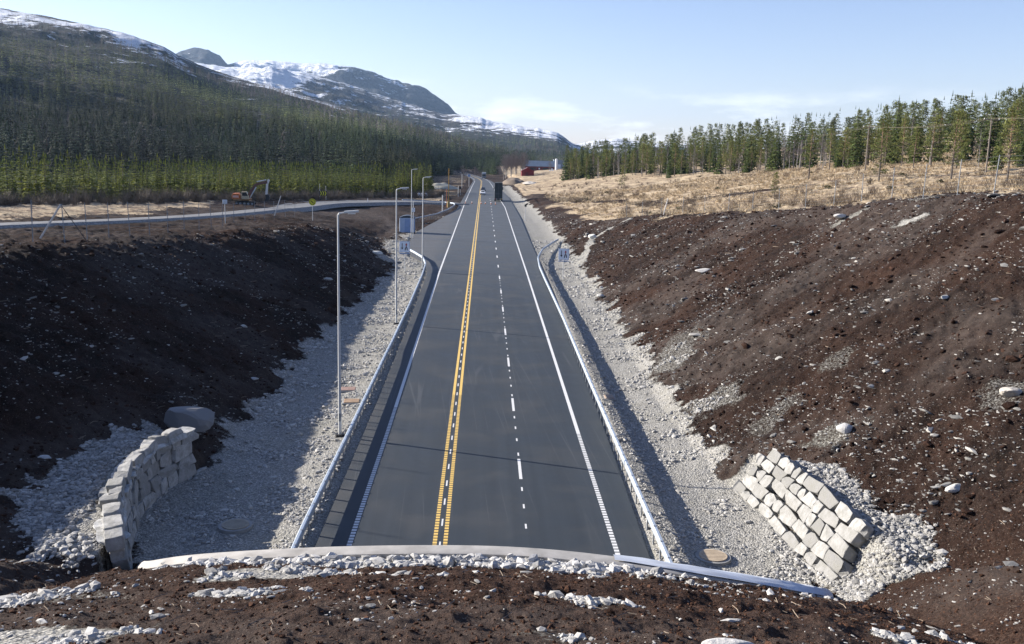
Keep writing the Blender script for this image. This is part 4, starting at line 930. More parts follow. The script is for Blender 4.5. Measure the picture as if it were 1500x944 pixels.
# foreground bank above the tunnel mouth
def fg(x, y): return (y < lip_y(x) - .08) * (y > 5)
x, y = samp(7000, -16, 18, 5.5, 31, lambda x, y: fg(x, y) * (gravel_mask(x, y) > .35) * ss(.3, .7, vnoise(x * 1.6, y * 1.6, 61)), 5)
sz = (.05 + rg.exponential(.05, len(x))).clip(.04, .3) * (y / 20).clip(.35, 1.1); scatter('bank_gravel', 'pale broken stone strewn along the concrete lip and across the bank above it', x, y, sz, greys(len(x), .26, .56, .92), seed=5, cat='gravel')
lipx = np.concatenate([rg.uniform(-8, 8.6, 900), rg.uniform(-6.5, 3.5, 700)]); lipy = lip_y(lipx) - .50 - rg.exponential(.26, len(lipx)); sz = .05 + rg.exponential(.06, len(lipx)).clip(0, .2); scatter('lip_stones', 'row of pale broken stones piled against the back of the concrete lip', lipx, lipy, sz, greys(len(lipx), .3, .6, .94), seed=6, sink=.1, cat='gravel', flat=(.5, .9))
x, y = samp(6500, -20, 22, 5.5, 34, lambda x, y: ((y < lip_y(x) - .3) | (np.abs(x) > 12.7)) * (gravel_mask(x, y) < .5) * (.08 + .9 * ss(.55, .8, vnoise(x / 1.3, y / 1.3, 28))), 7)
sz = (.02 + rg.exponential(.028, len(x))).clip(.02, .26) * (y / 18).clip(.45, 1.2); scatter('bank_stones', 'scattered pale stones in the brown peat bank in the foreground', x, y, sz, greys(len(x), .18, .55, .90), flat=(.25, .6), seed=7, elong=(.8, 2))
x, y = samp(42000, -20, 22, 5.2, 34, lambda x, y: ((y < lip_y(x) - .15) | (np.abs(x) > 12.7)) * (gravel_mask(x, y) < .5), 8)
sz = (.016 + rg.exponential(.013, len(x))).clip(.016, .12) * (.6 + y / 30); b = rg.uniform(.5, 1.6, len(x))[:, None]
scatter('bank_clods', 'crumbled brown peat covering the bank above the tunnel mouth', x, y, sz, np.array([[.072, .039, .026]]) * b, seed=8, m=M_CLOD, sink=.3, cat='soil', flat=(.5, .9))
# roots and splinters in the peat
def sticks(n, seed):
    rg = np.random.default_rng(seed); x, y = samp(n, -44, 45, 5.5, 130, lambda x, y: ((y < lip_y(x) - .3) | offroad(x, y) * (np.abs(x) > 12)) * (gravel_mask(x, y) < .4) * (plateau(x, y) + 1 > (np.abs(x) - 12) * .5) * (.3 + .7 * (vnoise(x / 3, y / 3, 6) > .5)), seed)
    z = height(x, y); V = []; Fc = []; C = []
    for q in range(len(x)):
        l = rg.uniform(.08, .32) * (.6 + y[q] / 50); r = .0035 * (1 + y[q] / 18); a = rg.uniform(0, 6.28); d = np.array([math.cos(a), math.sin(a), 0]); p = np.array([x[q], y[q], z[q] + .03])
        e = p + d * l; e[2] = float(z[q]) + .03 + rg.uniform(-.02, .12) * l; m_ = (p + e) / 2 + np.array([-d[1], d[0], .3]) * l * rg.uniform(-.15, .2); w = np.array([-d[1], d[0], 0]) * r; u = np.array([0, 0, r])
        i = len(V)
        for s in (p, m_, e): V.extend([s + w, s - w, s + u * 1.5])
        for s in (0, 3): Fc += [(i + s, i + s + 1, i + s + 4), (i + s, i + s + 4, i + s + 3), (i + s + 1, i + s + 2, i + s + 5), (i + s + 1, i + s + 5, i + s + 4), (i + s + 2, i + s, i + s + 3), (i + s + 2, i + s + 3, i + s + 5)]
        C += [np.array([.26, .20, .145]) * rg.uniform(.5, 1.2)] * 9
    o = np_mesh('root_litter', np.array(V), np.array(Fc), M_STONE, cols=np.array(C)); tag(o, 'pale roots and splintered wood lying in the turned peat', 'roots', kind='stuff')
sticks(2600, 12)
# single large stones one can point at
def boulder(x, y, size, shape, label, col=(.42, .41, .39), seed=0, name='boulder', sink=.2, rz=0):
    rg = np.random.default_rng(seed); V, F = subdiv(*subdiv(IV, IF)); V = np.sign(V) * np.abs(V) ** .7
    for _ in range(16):   # flat broken facets
        nrm = rg.normal(size=3); nrm /= np.linalg.norm(nrm); h = rg.uniform(.6, .92); dd = V @ nrm - h; V = V - np.where(dd > 0, dd, 0)[:, None] * nrm
    V = V * np.array(shape) * size * .5; c, s = math.cos(rz), math.sin(rz); V = np.stack([V[:, 0] * c - V[:, 1] * s, V[:, 0] * s + V[:, 1] * c, V[:, 2]], -1)
    o = np_mesh(name, V, F, M_STONE, cols=np.ones_like(V) * np.array(col)); o.location = (x, y, gz(x, y) + size * shape[2] * (.5 - sink)); return tag(o, label, 'boulder')
boulder(-15.0, 46.6, 2.7, (1.0, .8, .66), 'large grey boulder at the far end of the left stone wall', (.20, .20, .2), 1, rz=.3)
for (x, y, s, shp, rz, lb, c) in [
    (21.1, 88, 1.5, (1.2, .8, .3), .3, 'flat pale slab lying alone high on the upper middle of the right peat slope', (.5, .48, .45)),
    (31.1, 80.8, 1.3, (1.2, .6, .35), .5, 'pale flat rock under the right crest, left of the white gravel patch', (.55, .53, .5)),
    (18.2, 33.5, .75, (1.3, .7, .4), .2, 'pale flat stone on brown peat right of the right-hand stone wall', (.52, .5, .46)),
    (17.0, 41.5, .9, (1, .8, .6), .9, 'white rock in a gravelly patch above the top end of the right-hand stone wall', (.58, .57, .54)),
    (22.3, 37.4, .95, (1, .8, .55), 0, 'pale rock on the peat slope at the very right edge of the photo', (.5, .46, .4)),
    (25.2, 49.5, .6, (1.3, .6, .45), .7, 'small whitish rock high on the right slope near the right edge of the photo', (.5, .49, .45)),
    (-18.4, 38.3, .55, (1, .8, .5), .4, 'pale stone at the upper edge of the gravel terrace left of the left stone wall', (.45, .45, .44)),
    (-14.6, 58.8, .5, (1.1, .8, .5), .4, 'pale stone lying in shadow at the foot of the left peat slope', (.45, .45, .44)),
    (2.8, 9.5, .42, (1.5, .6, .3), .15, 'flat white stone in the brown peat at the bottom of the photo, right of centre', (.62, .6, .56)),
    (12.7, 99.2, .9, (.9, .8, .7), .15, 'white rock at the foot of the right slope below the square sign', (.55, .54, .5)),
    (17.4, 149.1, 1.6, (1, .8, .6), .15, 'white block at the start of the gravel line beyond the right square sign', (.6, .6, .56)),
    (-14.9, 131, 1.5, (1.3, .8, .5), .5, 'white rounded rock behind the left square sign at the edge of the pad', (.6, .6, .56))]:
    boulder(x, y, s, shp, lb, c, int(x * 7) % 97 + 3, rz=rz)
# ================================================================= materials
M_GALV = paint('galvanised_steel', (.50, .56, .62), .42, .55, .12, 2.5)
M_GALVD = paint('galvanised_post', (.27, .29, .31), .6, .3, .2, 3)
M_CONC = paint('pale_concrete', (.44, .42, .385), .85, 0, .28, 1.6)
M_CONCD = paint('grey_concrete', (.3, .3, .29), .9, 0, .2, 1.6)
M_SIGNBACK = paint('sign_grey', (.62, .66, .70), .5, .2, .05)
M_SIGNW = paint('sign_white', (.80, .82, .84), .5, 0, .05)
M_BLACK = paint('black_paint', (.015, .015, .018), .6)
M_RED = paint('red_paint', (.42, .03, .04), .5)
M_YEL = paint('yellow_sign', (.72, .66, .03), .5)
M_ORANGE = paint('orange_paint', (.62, .17, .035), .45, 0, .3, 1.5)
M_GLASS = mat('dark_glass', color=(.02, .03, .035), rough=.08, spec=.8)
M_TYRE = paint('rubber', (.02, .02, .02), .9)
M_CARW = paint('white_car_paint', (.78, .79, .8), .25, 0, .04)
M_CARD = paint('dark_car_paint', (.03, .035, .05), .25)
M_DARKBODY = paint('dark_truck_body', (.028, .035, .036), .7, 0, .3, 1.2)
M_LAMP = mat('lamp_glass', color=(.7, .72, .72), rough=.2)
M_TAIL = mat('tail_lamp', color=(.35, .015, .015), rough=.25)
M_BARN = paint('barn_red', (.17, .028, .03), .85, 0, .25, .4)
M_SHED = paint('shed_red', (.20, .018, .026), .85, 0, .2, .6)
M_ROOFB = paint('blue_grey_roof', (.20, .25, .31), .6, .2, .15, .3)
M_WOOD = paint('weathered_pole', (.2, .17, .14), .9, 0, .25)
M_WOODP = paint('pale_plank', (.66, .64, .60), .8, 0, .1)
M_CAB = paint('blue_grey_cabin', (.48, .58, .72), .55, .1, .1, 1.5)
M_CABD = paint('blue_cabin_door', (.26, .36, .56), .5, .1, .1, 1.5)
# ================================================================= tunnel mouth
pt_ = thing('tunnel_portal', 'pale concrete arch lip of the tunnel mouth the road runs into below the camera', 'tunnel portal')
lipP = [Vector(p) for p in LIP]
def resample(P, st):
    out = [P[0]]; 
    for a, b in zip(P[:-1], P[1:]):
        n = max(1, int(round((b - a).length / st))); out += [a.lerp(b, i / n) for i in range(1, n + 1)]
    return out
def smooth(P, it=3):
    for _ in range(it): P = [P[0]] + [(P[i - 1] + P[i] * 2 + P[i + 1]) / 4 for i in range(1, len(P) - 1)] + [P[-1]]
    return P
LP = smooth(resample(lipP, .35), 6)
def lip_sweep(prof, P):
    """profile (outward from the arch centre, back towards the camera)"""
    mb = MB(); n = len(prof); vs = []; fs = []
    for i, p in enumerate(P):
        t = P[min(i + 1, len(P) - 1)] - P[max(i - 1, 0)]; o = Vector((-t.z, 0, t.x)).normalized()
        if o.z < 0: o = -o
        for a, b in prof: vs.append(p + o * a + Vector((0, b, 0)))
    for i in range(len(P) - 1):
        for k in range(n): fs.append((i * n + k, i * n + (k + 1) % n, (i + 1) * n + (k + 1) % n, (i + 1) * n + k))
    fs += [tuple(range(n)), tuple(range(len(P) * n - 1, (len(P) - 1) * n - 1, -1))]; mb.add(vs, fs); return mb
lip_sweep([(.0, .02), (.03, -.02), (.03, -.34), (.0, -.42), (-.62, -.42), (-.62, .02)], LP).build('lip_beam', M_CONC, pt_, smooth=True)
lip_sweep([(-.15, -.43), (-.15, -16), (-.62, -16), (-.62, -.43)], LP).build('vault', M_CONCD, pt_, smooth=True)
def membrane():
    V = []; Fc = []; P = [p for p in LP if 3.0 < p.x < 11.6]; K = 7
    for i, p in enumerate(P):
        t = (P[min(i + 1, len(P) - 1)] - P[max(i - 1, 0)]); o = Vector((-t.z, 0, t.x)).normalized(); o = -o if o.z < 0 else o
        for k in range(K):
            f = k / (K - 1); w = .035 * math.sin(i * .55 + k * 1.1) + .02 * math.sin(i * 1.37 - k * 2.0); V.append(p + o * (.055 + abs(w) * (1 if 0 < k < K - 1 else .2)) + Vector((0, .03 - (.30 + .16 * min(1, i / 12)) * f, 0)))
    V2 = [(v.x, v.y, v.z - .3 if k % K == 0 else v.z) for k, v in enumerate(V)]
    V += [Vector((V[i * K].x, V[i * K].y + .03, V[i * K].z - .35)) for i in range(len(P))]; b = len(P) * K
    for i in range(len(P) - 1):
        for k in range(K - 1): Fc.append((i * K + k, (i + 1) * K + k, (i + 1) * K + k + 1, i * K + k + 1))
        Fc.append((b + i, b + i + 1, (i + 1) * K, i * K))
    np_mesh('membrane', np.array([tuple(v) for v in V]), np.array(Fc), M_MEMB, pt_, smooth=True)['label'] = 'bluish white waterproof sheet folded over the right part of the lip'
M_MEMB = paint('waterproof_sheet', (.56, .60, .66), .45, 0, .1, 1.5)
membrane()
# ================================================================= dry stone walls
def m_wall(N, b):
    P = N.pos(); r = N.attr('col'); n = N.noise(P, 3, 5, .65); c = N.mix(N.ramp(n, [(.38, .75), (.62, 0)]), r, (.19, .187, .168)); N.l.new(c, b.inputs['Base Color']); N.l.new(N.bump(N.noise(P, 11, 5, .7), .7, .05), b.inputs['Normal'])
M_WALL = mat('wall_stone', m_wall, rough=.9)
def wall(name, label, base, heightm, batter, side, seed, cap=True):
    """base: foot line polyline; courses of rough blocks leaning back by batter per metre; side: +1 wall faces +x"""
    rg = np.random.default_rng(seed); root = thing(name, label, 'stone wall', (base[0][0], base[0][1], 0)); ox, oy = base[0]
    Bp = [Vector((x, y, 0)) for x, y in base]; L = sum((b - a).length for a, b in zip(Bp[:-1], Bp[1:]))
    def at(s):
        for a, b in zip(Bp[:-1], Bp[1:]):
            l = (b - a).length
            if s <= l or b is Bp[-1]: t = (b - a) / l; return a + t * s, t
            s -= l
    z = -.55; course = 0; BV, BF = subdiv(IV, IF); BV = np.sign(BV) * np.abs(BV) ** .16; BV /= np.abs(BV).max()
    while z < heightm:
        hc = rg.uniform(.38, .62); s = -rg.uniform(0, .8) + (0 if z < .6 else .25 * (z - .5))
        while s < L - .15 - .35 * max(0, z):
            l = rg.uniform(.45, 1.5); p, t = at(min(max(s + l / 2, 0), L)); nrm = Vector((side * abs(t.y), -side * t.x * (1 if t.y > 0 else -1), 0)); nrm = Vector((t.y, -t.x, 0)); nrm = nrm if nrm.x * side > 0 else -nrm
            dpt = rg.uniform(.45, .7); c = p - nrm * (batter * (z + hc / 2) + dpt / 2 + rg.uniform(-.06, .06)) + Vector((0, 0, z + hc / 2)); V = BV * (1 + rg.uniform(-.05, .03, (len(BV), 1)))
            V[:, 2] *= 1 + rg.uniform(-.22, .22) * V[:, 0]; V[:, 0] *= 1 + rg.uniform(-.2, .2) * V[:, 2]
            for _ in range(6):
                nn = rg.normal(size=3) * np.array([1, .45, 1]); nn /= np.linalg.norm(nn); dd = V @ nn - rg.uniform(.98, 1.3); V = V - np.where(dd > 0, dd, 0)[:, None] * nn
            V = V * np.array([l * .52, dpt * .5, hc * rg.uniform(.53, .6)]); th = rg.uniform(-.08, .08); V = np.stack([V[:, 0] * math.cos(th) - V[:, 2] * math.sin(th), V[:, 1], V[:, 0] * math.sin(th) + V[:, 2] * math.cos(th)], -1)
            la = math.atan(batter); yy = V[:, 1] * math.cos(la) - V[:, 2] * math.sin(la) * -1; zz = V[:, 2] * math.cos(la) - V[:, 1] * math.sin(la)
            W = np.stack([c.x + V[:, 0] * t.x - nrm.x * yy * 1, c.y + V[:, 0] * t.y - nrm.y * yy, c.z + zz], -1) - np.array([ox, oy, 0]); g = rg.uniform(.18, .37) if batter > .3 else rg.uniform(.26, .44)
            if z + hc > 0 or True: np_mesh('stone', W, BF, M_WALL, root, cols=np.ones_like(W) * np.array([g, g * .985, g * .94]))
            s += l + .02
        z += hc * .96; course += 1
    if cap:
        s = 0
        while s < L - .3:
            l = rg.uniform(.8, 1.4); p, t = at(s + l / 2); nrm = Vector((t.y, -t.x, 0)); nrm = nrm if nrm.x * side > 0 else -nrm; dpt = rg.uniform(.8, 1.15); zc = heightm * .98 + .06 + rg.uniform(-.04, .04); c = p - nrm * (batter * zc + dpt / 2 - .1); V = BV * (1 + rg.uniform(-.12, .06, (len(BV), 1)))
            for _ in range(9):
                nn = rg.normal(size=3) * np.array([1, 1, .3]); nn /= np.linalg.norm(nn); dd = V @ nn - rg.uniform(.75, 1.2); V = V - np.where(dd > 0, dd, 0)[:, None] * nn
            V = V * np.array([l * .54, dpt * .55, .12]); W = np.stack([c.x + V[:, 0] * t.x - nrm.x * V[:, 1], c.y + V[:, 0] * t.y - nrm.y * V[:, 1], zc + V[:, 2]], -1) - np.array([ox, oy, 0]); g = rg.uniform(.45, .56)
            np_mesh('cap_stone', W, BF, M_WALL, root, cols=np.ones_like(W) * np.array([g, g, g * .97])); s += l * .97
    return root
wall('stone_wall', 'shaded dry stone wing wall left of the tunnel mouth, topped by pale slabs', LWALL, 2.05, .12, 1, 21)
wall('stone_wall', 'sunlit battered stone wing wall right of the tunnel mouth, half buried in rubble', [(12.85, 32.2), (12.7, 34.5), (12.4, 38), (12.0, 41.4)], 1.9, .62, -1, 22, cap=False)
# ================================================================= guard rails
def guardrail(name, label, path, step=1.35, back=1, posts=True, zoff=None):
    P = [Vector((x, y, 0)) for x, y in path]; P = smooth(resample(P, .7), 4); root = thing(name, label, 'guard rail', (P[0].x, P[0].y, 0)); o = Vector((P[0].x, P[0].y, 0))
    def zb(p): return max(gz(p.x, p.y), -.35) if zoff is None else zoff
    for i in range(2):
        pass
    zz = [zb(p) for p in P]; zz = [sum(zz[max(0, i - 4):i + 5]) / len(zz[max(0, i - 4):i + 5]) for i in range(len(zz))]; zz = [max(z, 0) * .9 for z in zz]
    Q = [p - o + Vector((0, 0, z + .575)) for p, z in zip(P, zz)]
    W = [(.05, -.15), (.08, -.12), (.08, -.05), (.055, -.02), (.055, .02), (.08, .05), (.08, .12), (.05, .15), (-.05, .15), (-.08, .12), (-.08, -.12), (-.05, -.15)]
    mb = MB(); mb.sweep(Q, [(a * back, b) for a, b in W]); mb.build('rail_beam', M_GALV, root)
    s = 0; k = 0; acc = .4; n = 0
    for a, b, za, zb_ in zip(P[:-1], P[1:], zz[:-1], zz[1:]):
        l = (b - a).length
        while acc < l:
            p = a.lerp(b, acc / l); t = (b - a).normalized(); sd = t.cross(Vector((0, 0, 1))) * -back; q = p + sd * .04; zg = min(gz(q.x, q.y), 0); mb = MB(); ztop = .6 + za
            an = math.atan2(t.y, t.x); mb.box((0, 0, (ztop - zg + .3) / 2 - .15 + 0), (.10, .055, ztop - zg + .3), rz=0); mb.box((0, .07, ztop - zg - .25), (.09, .12, .2)) if False else None
            po = mb.build('post', M_GALVD, root); po.location = q - o + Vector((0, 0, zg)); po.rotation_euler.z = an; acc += step; n += 1
        acc -= l
    print(name, 'posts', n); return root
guardrail('guardrail', 'long galvanised guard rail between the left gravel ditch and the road', [(-6.8, 26), (-6.92, 34), (-6.95, 50), (-7.02, 64), (-7.15, 90), (-7.4, 112), (-7.7, 124), (-8.6, 132), (-10.4, 139), (-12.2, 145)], 1.35, -1)
guardrail('guardrail', 'long galvanised guard rail right of the road, its far end curling up the slope', [(7.1, 26), (7.15, 40), (7.25, 60), (7.45, 84), (7.45, 112), (7.5, 124), (7.9, 135), (9.3, 147), (11.4, 157), (13.2, 165)], 1.5, 1)
guardrail('guardrail', 'curved guard rail rounding the corner between the lay-by and the side road', [(-16.2, 206), (-14.4, 214), (-11.6, 226), (-9.8, 242), (-8.7, 258), (-8.4, 268), (-9.2, 275), (-12, 278.5), (-17, 277), (-24, 274)], 2.0, -1)
# ================================================================= street lamps
def lamp():
    r = thing('street_lamp', 'nearest galvanised street lamp, standing in the left ditch', 'street lamp')
    mb = MB(); mb.tube([(0, 0, 0), (0, 0, 4), (0, 0, 12.0)], [.09, .078, .048], 12); mb.build('pole', M_GALVL, r, smooth=True)
    mb = MB(); mb.cyl((0, 0, .06), .26, .16, 12); mb.box((0, 0, .0), (.5, .5, .1), bev=.02); mb.build('base', M_BLACK, r)
    mb = MB(); mb.tube([(0, 0, 11.9), (.05, 0, 12.06), (.25, 0, 12.1), (.4, 0, 12.12)], .045, 8); mb.build('arm', M_GALVL, r, smooth=True)
    mb = MB(); mb.prism([(0, -.11), (.15, -.15), (.55, -.13), (.75, -.07), (.75, .07), (.55, .13), (.15, .15), (0, .11)], -.05, .05, 'XY'); h = mb.build('lamp_head', M_GALVL, r, loc=(.32, 0, 12.14)); h.rotation_euler.y = -.08
    mb = MB(); mb.box((.7, 0, 12.06), (.4, .2, .03), bev=.01); mb.build('lamp_glass', M_LAMP, r); 
    mb = MB(); mb.box((0, -.12, 1.1), (.12, .03, .45), bev=.01); mb.build('hatch', M_GALVD, r); return r
M_GALVL = paint('lamp_steel', (.60, .61, .60), .5, .25, .1, 2)
lp = lamp(); lp.location = (-7.62, 49.0, gz(-7.62, 49) - .02); lp.rotation_euler.z = .12; lp['group'] = 'lamps along the road'
for (x, y, rz, h, lb) in [(-7.75, 82.8, .12, 1.0, 'second street lamp up the left side, in front of the left square sign'), (-8.05, 122.8, .12, 1.0, 'third street lamp, standing where the left guard rail ends'),
                          (-13.0, 167.5, .1, 1.02, 'street lamp standing right beside the blue-grey cabin')]:
    dup(lp, (x, y, gz(x, y) - .02), rz, (1, 1, h), lb, 'lamps along the road')
for (x, y, h, lb) in [(-11.0, 246, .40, 'short grey pole inside the curved guard rail'), ]:
    r = thing('marker_pole', lb, 'pole', (x, y, gz(x, y))); mb = MB(); mb.cyl((0, 0, 2.1), .13, 4.4, 10); mb.build('pole', M_GALVL, r, smooth=True); mb = MB(); mb.cyl((0, 0, 4.36), .16, .12, 10); mb.build('cap', M_GALVD, r)
# ================================================================= square "lane ends" signs
def sq_sign(loc, label, rz=0, h=3.95):
    r = thing('road_sign', label, 'road sign', loc, rz, 'square lane signs on both sides of the road')
    mb = MB(); mb.cyl((0, 0, (h - .3) / 2), .055, h - .3 + .1, 10); mb.build('post', M_GALVL, r, smooth=True)
    mb = MB(); mb.box((0, -.075, h - .72), (1.36, .03, 1.44), bev=.012); mb.build('plate', M_SIGNBL, r)
    mb = MB(); mb.box((0, -.085, h - 1.60), (1.36, .03, .14), bev=.01); mb.build('lower_plate', M_CABD, r)
    y = -.096
    fr = MB(); 
    for c, d in (((0, y, h - .03), (1.3, .006, .03)), ((0, y, h - 1.41), (1.3, .006, .03)), ((-.65, y, h - .72), (.03, .006, 1.36)), ((.65, y, h - .72), (.03, .006, 1.36))): fr.box(c, d)
    fr.build('border', M_CABD, r)
    z = h - .72
    mb = MB(); mb.prism([(-.355, z + .45), (-.265, z + .45), (-.265, z - .12), (-.355, z - .12)], y, y - .004); mb.prism([(-.46, z - .10), (-.16, z - .10), (-.31, z - .38)], y - .001, y - .005); mb.build('down_arrow', M_BLACK, r)
    mb = MB(); mb.prism([(.02, z - .46), (.13, z - .46), (.20, z - .12), (.27, z - .02), (.27, z + .25), (.17, z + .25), (.17, z + .0), (.08, z - .12)], y, y - .004)
    mb.prism([(.42, z - .46), (.31, z - .46), (.24, z - .12), (.23, z - .04), (.27, z + .02), (.36, z - .12)], y - .001, y - .005); mb.build('merging_arrow', M_BLACK, r)
    mb = MB(); mb.prism([(.08, z + .22), (.36, z + .22), (.22, z + .50)], y - .002, y - .006); mb.prism([(.19, z + .24), (.25, z + .24), (.25, z - .0), (.19, z - .0)], y - .003, y - .007); mb.build('red_arrow', M_RED, r)
M_SIGNBL = paint('pale_sign_face', (.80, .86, .92), .5, 0, .04)
sq_sign((-10.3, 121.5, gz(-10.3, 121.5) - .05), 'square white sign with down and merging arrows left of the road, between two lamp posts')
sq_sign((10.15, 117.5, gz(10.15, 117.5) - .05), 'square white sign with down and merging arrows right of the road')
# ================================================================= cabin in the lay-by
cb = thing('cabin', 'small pale blue-grey metal cabin with curved roof standing at the back of the lay-by', 'cabin', (-14.7, 179.3, gz(-14.7, 179.3)))
mb = MB(); mb.box((0, 0, 1.5), (2.75, 2.5, 2.9), bev=.05); mb.build('wall', M_CAB, cb)
mb = MB(); mb.box((0, 0, .02), (2.85, 2.6, .3)); mb.build('plinth', M_BLACK, cb)
mb = MB(); arc = [(-1.5 + 3.0 * i / 12, 2.96 + .42 * math.sin(PI * i / 12)) for i in range(13)]; mb.prism(arc + [(p[0], p[1] - .08) for p in arc[::-1]], -1.4, 1.4); mb.prism([(-1.36, 2.94)] + [(p[0] * .9, p[1] - .09) for p in arc] + [(1.36, 2.94)], -1.24, 1.24); mb.build('roof', M_ROOFD, cb) if 'M_ROOFD' in globals() else mb.build('roof', paint('dark_blue_roof', (.06, .08, .11), .5), cb)
mb = MB(); mb.box((.15, -1.262, 1.45), (1.15, .03, 2.5)); d = mb.build('door', M_CABD, cb); mb = MB(); mb.box((.58, -1.29, 1.4), (.04, .05, .22), bev=.01); mb.build('handle', M_BLACK, d)
mb = MB(); 
for xx in (-1.2, -.9, -.62, .92, 1.2): mb.box((xx, -1.258, 1.5), (.03, .02, 2.75))
for yy in (-.8, -.3, .2, .7): mb.box((1.382, yy, 1.5), (.02, .03, 2.75))
mb.build('ribs', M_CABD, cb)
# sign seen edge-on beside the cabin
sg = thing('direction_sign', 'tall thin pole with small pale panel seen edge-on just right of the cabin', 'sign', (-12.75, 168.5, gz(-12.75, 168.5)))
mb = MB(); mb.cyl((0, 0, 3.3), .07, 6.8, 8); mb.build('pole', M_GALVL, sg, smooth=True); mb = MB(); mb.box((.0, .0, 5.1), (.55, .05, .75), rz=.3, bev=.01); mb.build('panel', M_SIGNBL, sg)
# orange and yellow striped mast by the junction
om = thing('marker_mast', 'tall orange-yellow mast with drum-shaped foot beyond the curved guard rail', 'mast', (-10.1, 263, gz(-10.1, 263)))
mb = MB(); mb.box((0, 0, 5.5), (.22, .22, 10.6), bev=.02); mb.build('pole', paint('ochre_paint', (.55, .30, .04), .6, 0, .2), om)
mb = MB(); mb.cyl((0, 0, .75), .42, 1.9, 14); mb.build('drum', paint('ochre_drum', (.32, .24, .1), .8), om); mb = MB(); mb.cyl((.55, 0, 2.4), .32, .5, 12); mb.tube([(0, 0, 2.4), (.6, 0, 2.4)], .05, 6); mb.build('motor', M_BLACK, om)
mb = MB(); mb.box((-.55, .1, 2.6), (.16, .16, 5.0), bev=.02); mb.build('side_post', M_ORANGE, om)
# traffic camera post at right
cp = thing('camera_post', 'grey post with black camera box on the right verge near the parked truck', 'camera post', (9.7, 222, gz(9.7, 222)))
mb = MB(); mb.cyl((0, 0, 1.7), .07, 3.6, 8); mb.build('post', M_GALVL, cp, smooth=True); mb = MB(); mb.box((0, 0, 3.5), (.5, .6, .55), bev=.05); mb.build('camera_box', M_BLACK, cp); mb = MB(); mb.box((.3, 0, 3.8), (.5, .3, .3), bev=.04); mb.build('sun_shield', M_BLACK, cp)
# ================================================================= manholes and drain boxes
def disc(x, y, label, col, r=.55, rz=0):
    z = gz(x, y); t = thing('manhole', label, 'manhole', (x, y, z + .02)); mb = MB(); mb.cyl((0, 0, -.02), r + .14, .24, 28); mb.build('ring', M_CONCD, t, smooth=True); mb = MB(); mb.cyl((0, 0, .11), r, .07, 28); c = mb.build('cover', paint('manhole_cover', col, .8, 0, .2, 4), t, smooth=True)
    mb = MB()
    for k in range(-3, 4): mb.box((0, k * .13, .148), (2 * math.sqrt(max(.01, (r - .08) ** 2 - (k * .13) ** 2)), .03, .012))
    mb.build('tread', paint('cover_tread', tuple(v * .8 for v in col), .8), c); t.rotation_euler = (0, 0, rz)
disc(-10.1, 36.9, 'round dusty manhole cover on a raised ring in the left gravel', (.36, .32, .25)); disc(9.3, 34.4, 'round tan manhole cover in the right gravel beside the rail shadow', (.50, .40, .28))
def slab(x, y, w, l, label, col, rz=0):
    z = gz(x, y); t = thing('drain_cover', label, 'drain cover', (x, y, z + .05), rz); mb = MB(); mb.box((0, 0, 0), (w, l, .12), bev=.02); mb.build('plate', paint('rusty_plate', col, .8, 0, .3, 3), t); mb = MB(); mb.box((0, 0, -.04), (w + .2, l + .2, .12), bev=.02); mb.build('frame', M_CONCD, t)
slab(-8.0, 56.2, .95, .9, 'square rust-brown drain cover in the left gravel, the nearer of two there', (.36, .24, .15), .1); slab(-8.7, 59.6, .95, .9, 'square pinkish drain cover in the left gravel, the farther of two there', (.34, .22, .18), .1); slab(8.3, 58.4, .6, .9, 'small tan drain cover in the shadow strip beside the right guard rail', (.42, .32, .24))
# ================================================================= fences
def fence(name, label, pts, h, npost_step=None, braces=()):
    r = thing(name, label, 'fence', (pts[0][0], pts[0][1], 0)); o = Vector((pts[0][0], pts[0][1], 0)); tops = []
    for i, (x, y) in enumerate(pts):
        z = gz(x, y); mb = MB(); mb.tube([(0, 0, -.3), (0, 0, h)], .032, 6); p = mb.build('post', M_GALVD, r, smooth=True); p.location = Vector((x, y, z)) - o; p.rotation_euler = (random.uniform(-.03, .03), random.uniform(-.03, .03), 0); tops.append(Vector((x, y, z)) - o)
    mb = MB()
    for a, b in zip(tops[:-1], tops[1:]):
        for k in range(9):
            zz = .15 + (h - .25) * k / 8; m = (a + b) / 2 + Vector((0, 0, zz - .03)); mb.tube([a + Vector((0, 0, zz)), m, b + Vector((0, 0, zz))], .006, 3, cap=False)
    mb.build('wire', M_GALVD, r); return r
FL = [(-31.0, 52), (-31.2, 62), (-32.4, 72), (-30.9, 69.5), (-30.6, 71.5)]
FLp = [(-31.4, 46), (-31.4, 54), (-31.5, 60.5), (-31.5, 66), (-31.3, 70.5), (-31.1, 74), (-30.8, 77.5), (-30.6, 81.5), (-30.5, 86), (-30.5, 91), (-30.7, 96.5), (-31, 102.5), (-31.4, 108.5), (-31.9, 115), (-32.4, 122), (-33, 130), (-33.7, 138.5), (-34.4, 147.5), (-35, 157), (-35.5, 168), (-35.8, 178)]
fence('wildlife_fence', 'tall thin wire fence along the crest of the left cutting', FLp, 2.9)
FRp = [(34.0, 50), (34.4, 57.5), (34.6, 63), (34.9, 68.5), (35.2, 74.5), (35.5, 81), (35.7, 88), (35.7, 95), (35.4, 102.5), (34.8, 110), (34, 118), (33, 126), (31.8, 134.5), (30.4, 143), (28.8, 152), (27.4, 162), (26.2, 172)]
fence('wildlife_fence', 'thin wire fence along the crest of the right cutting in front of the heath', FRp, 2.7)
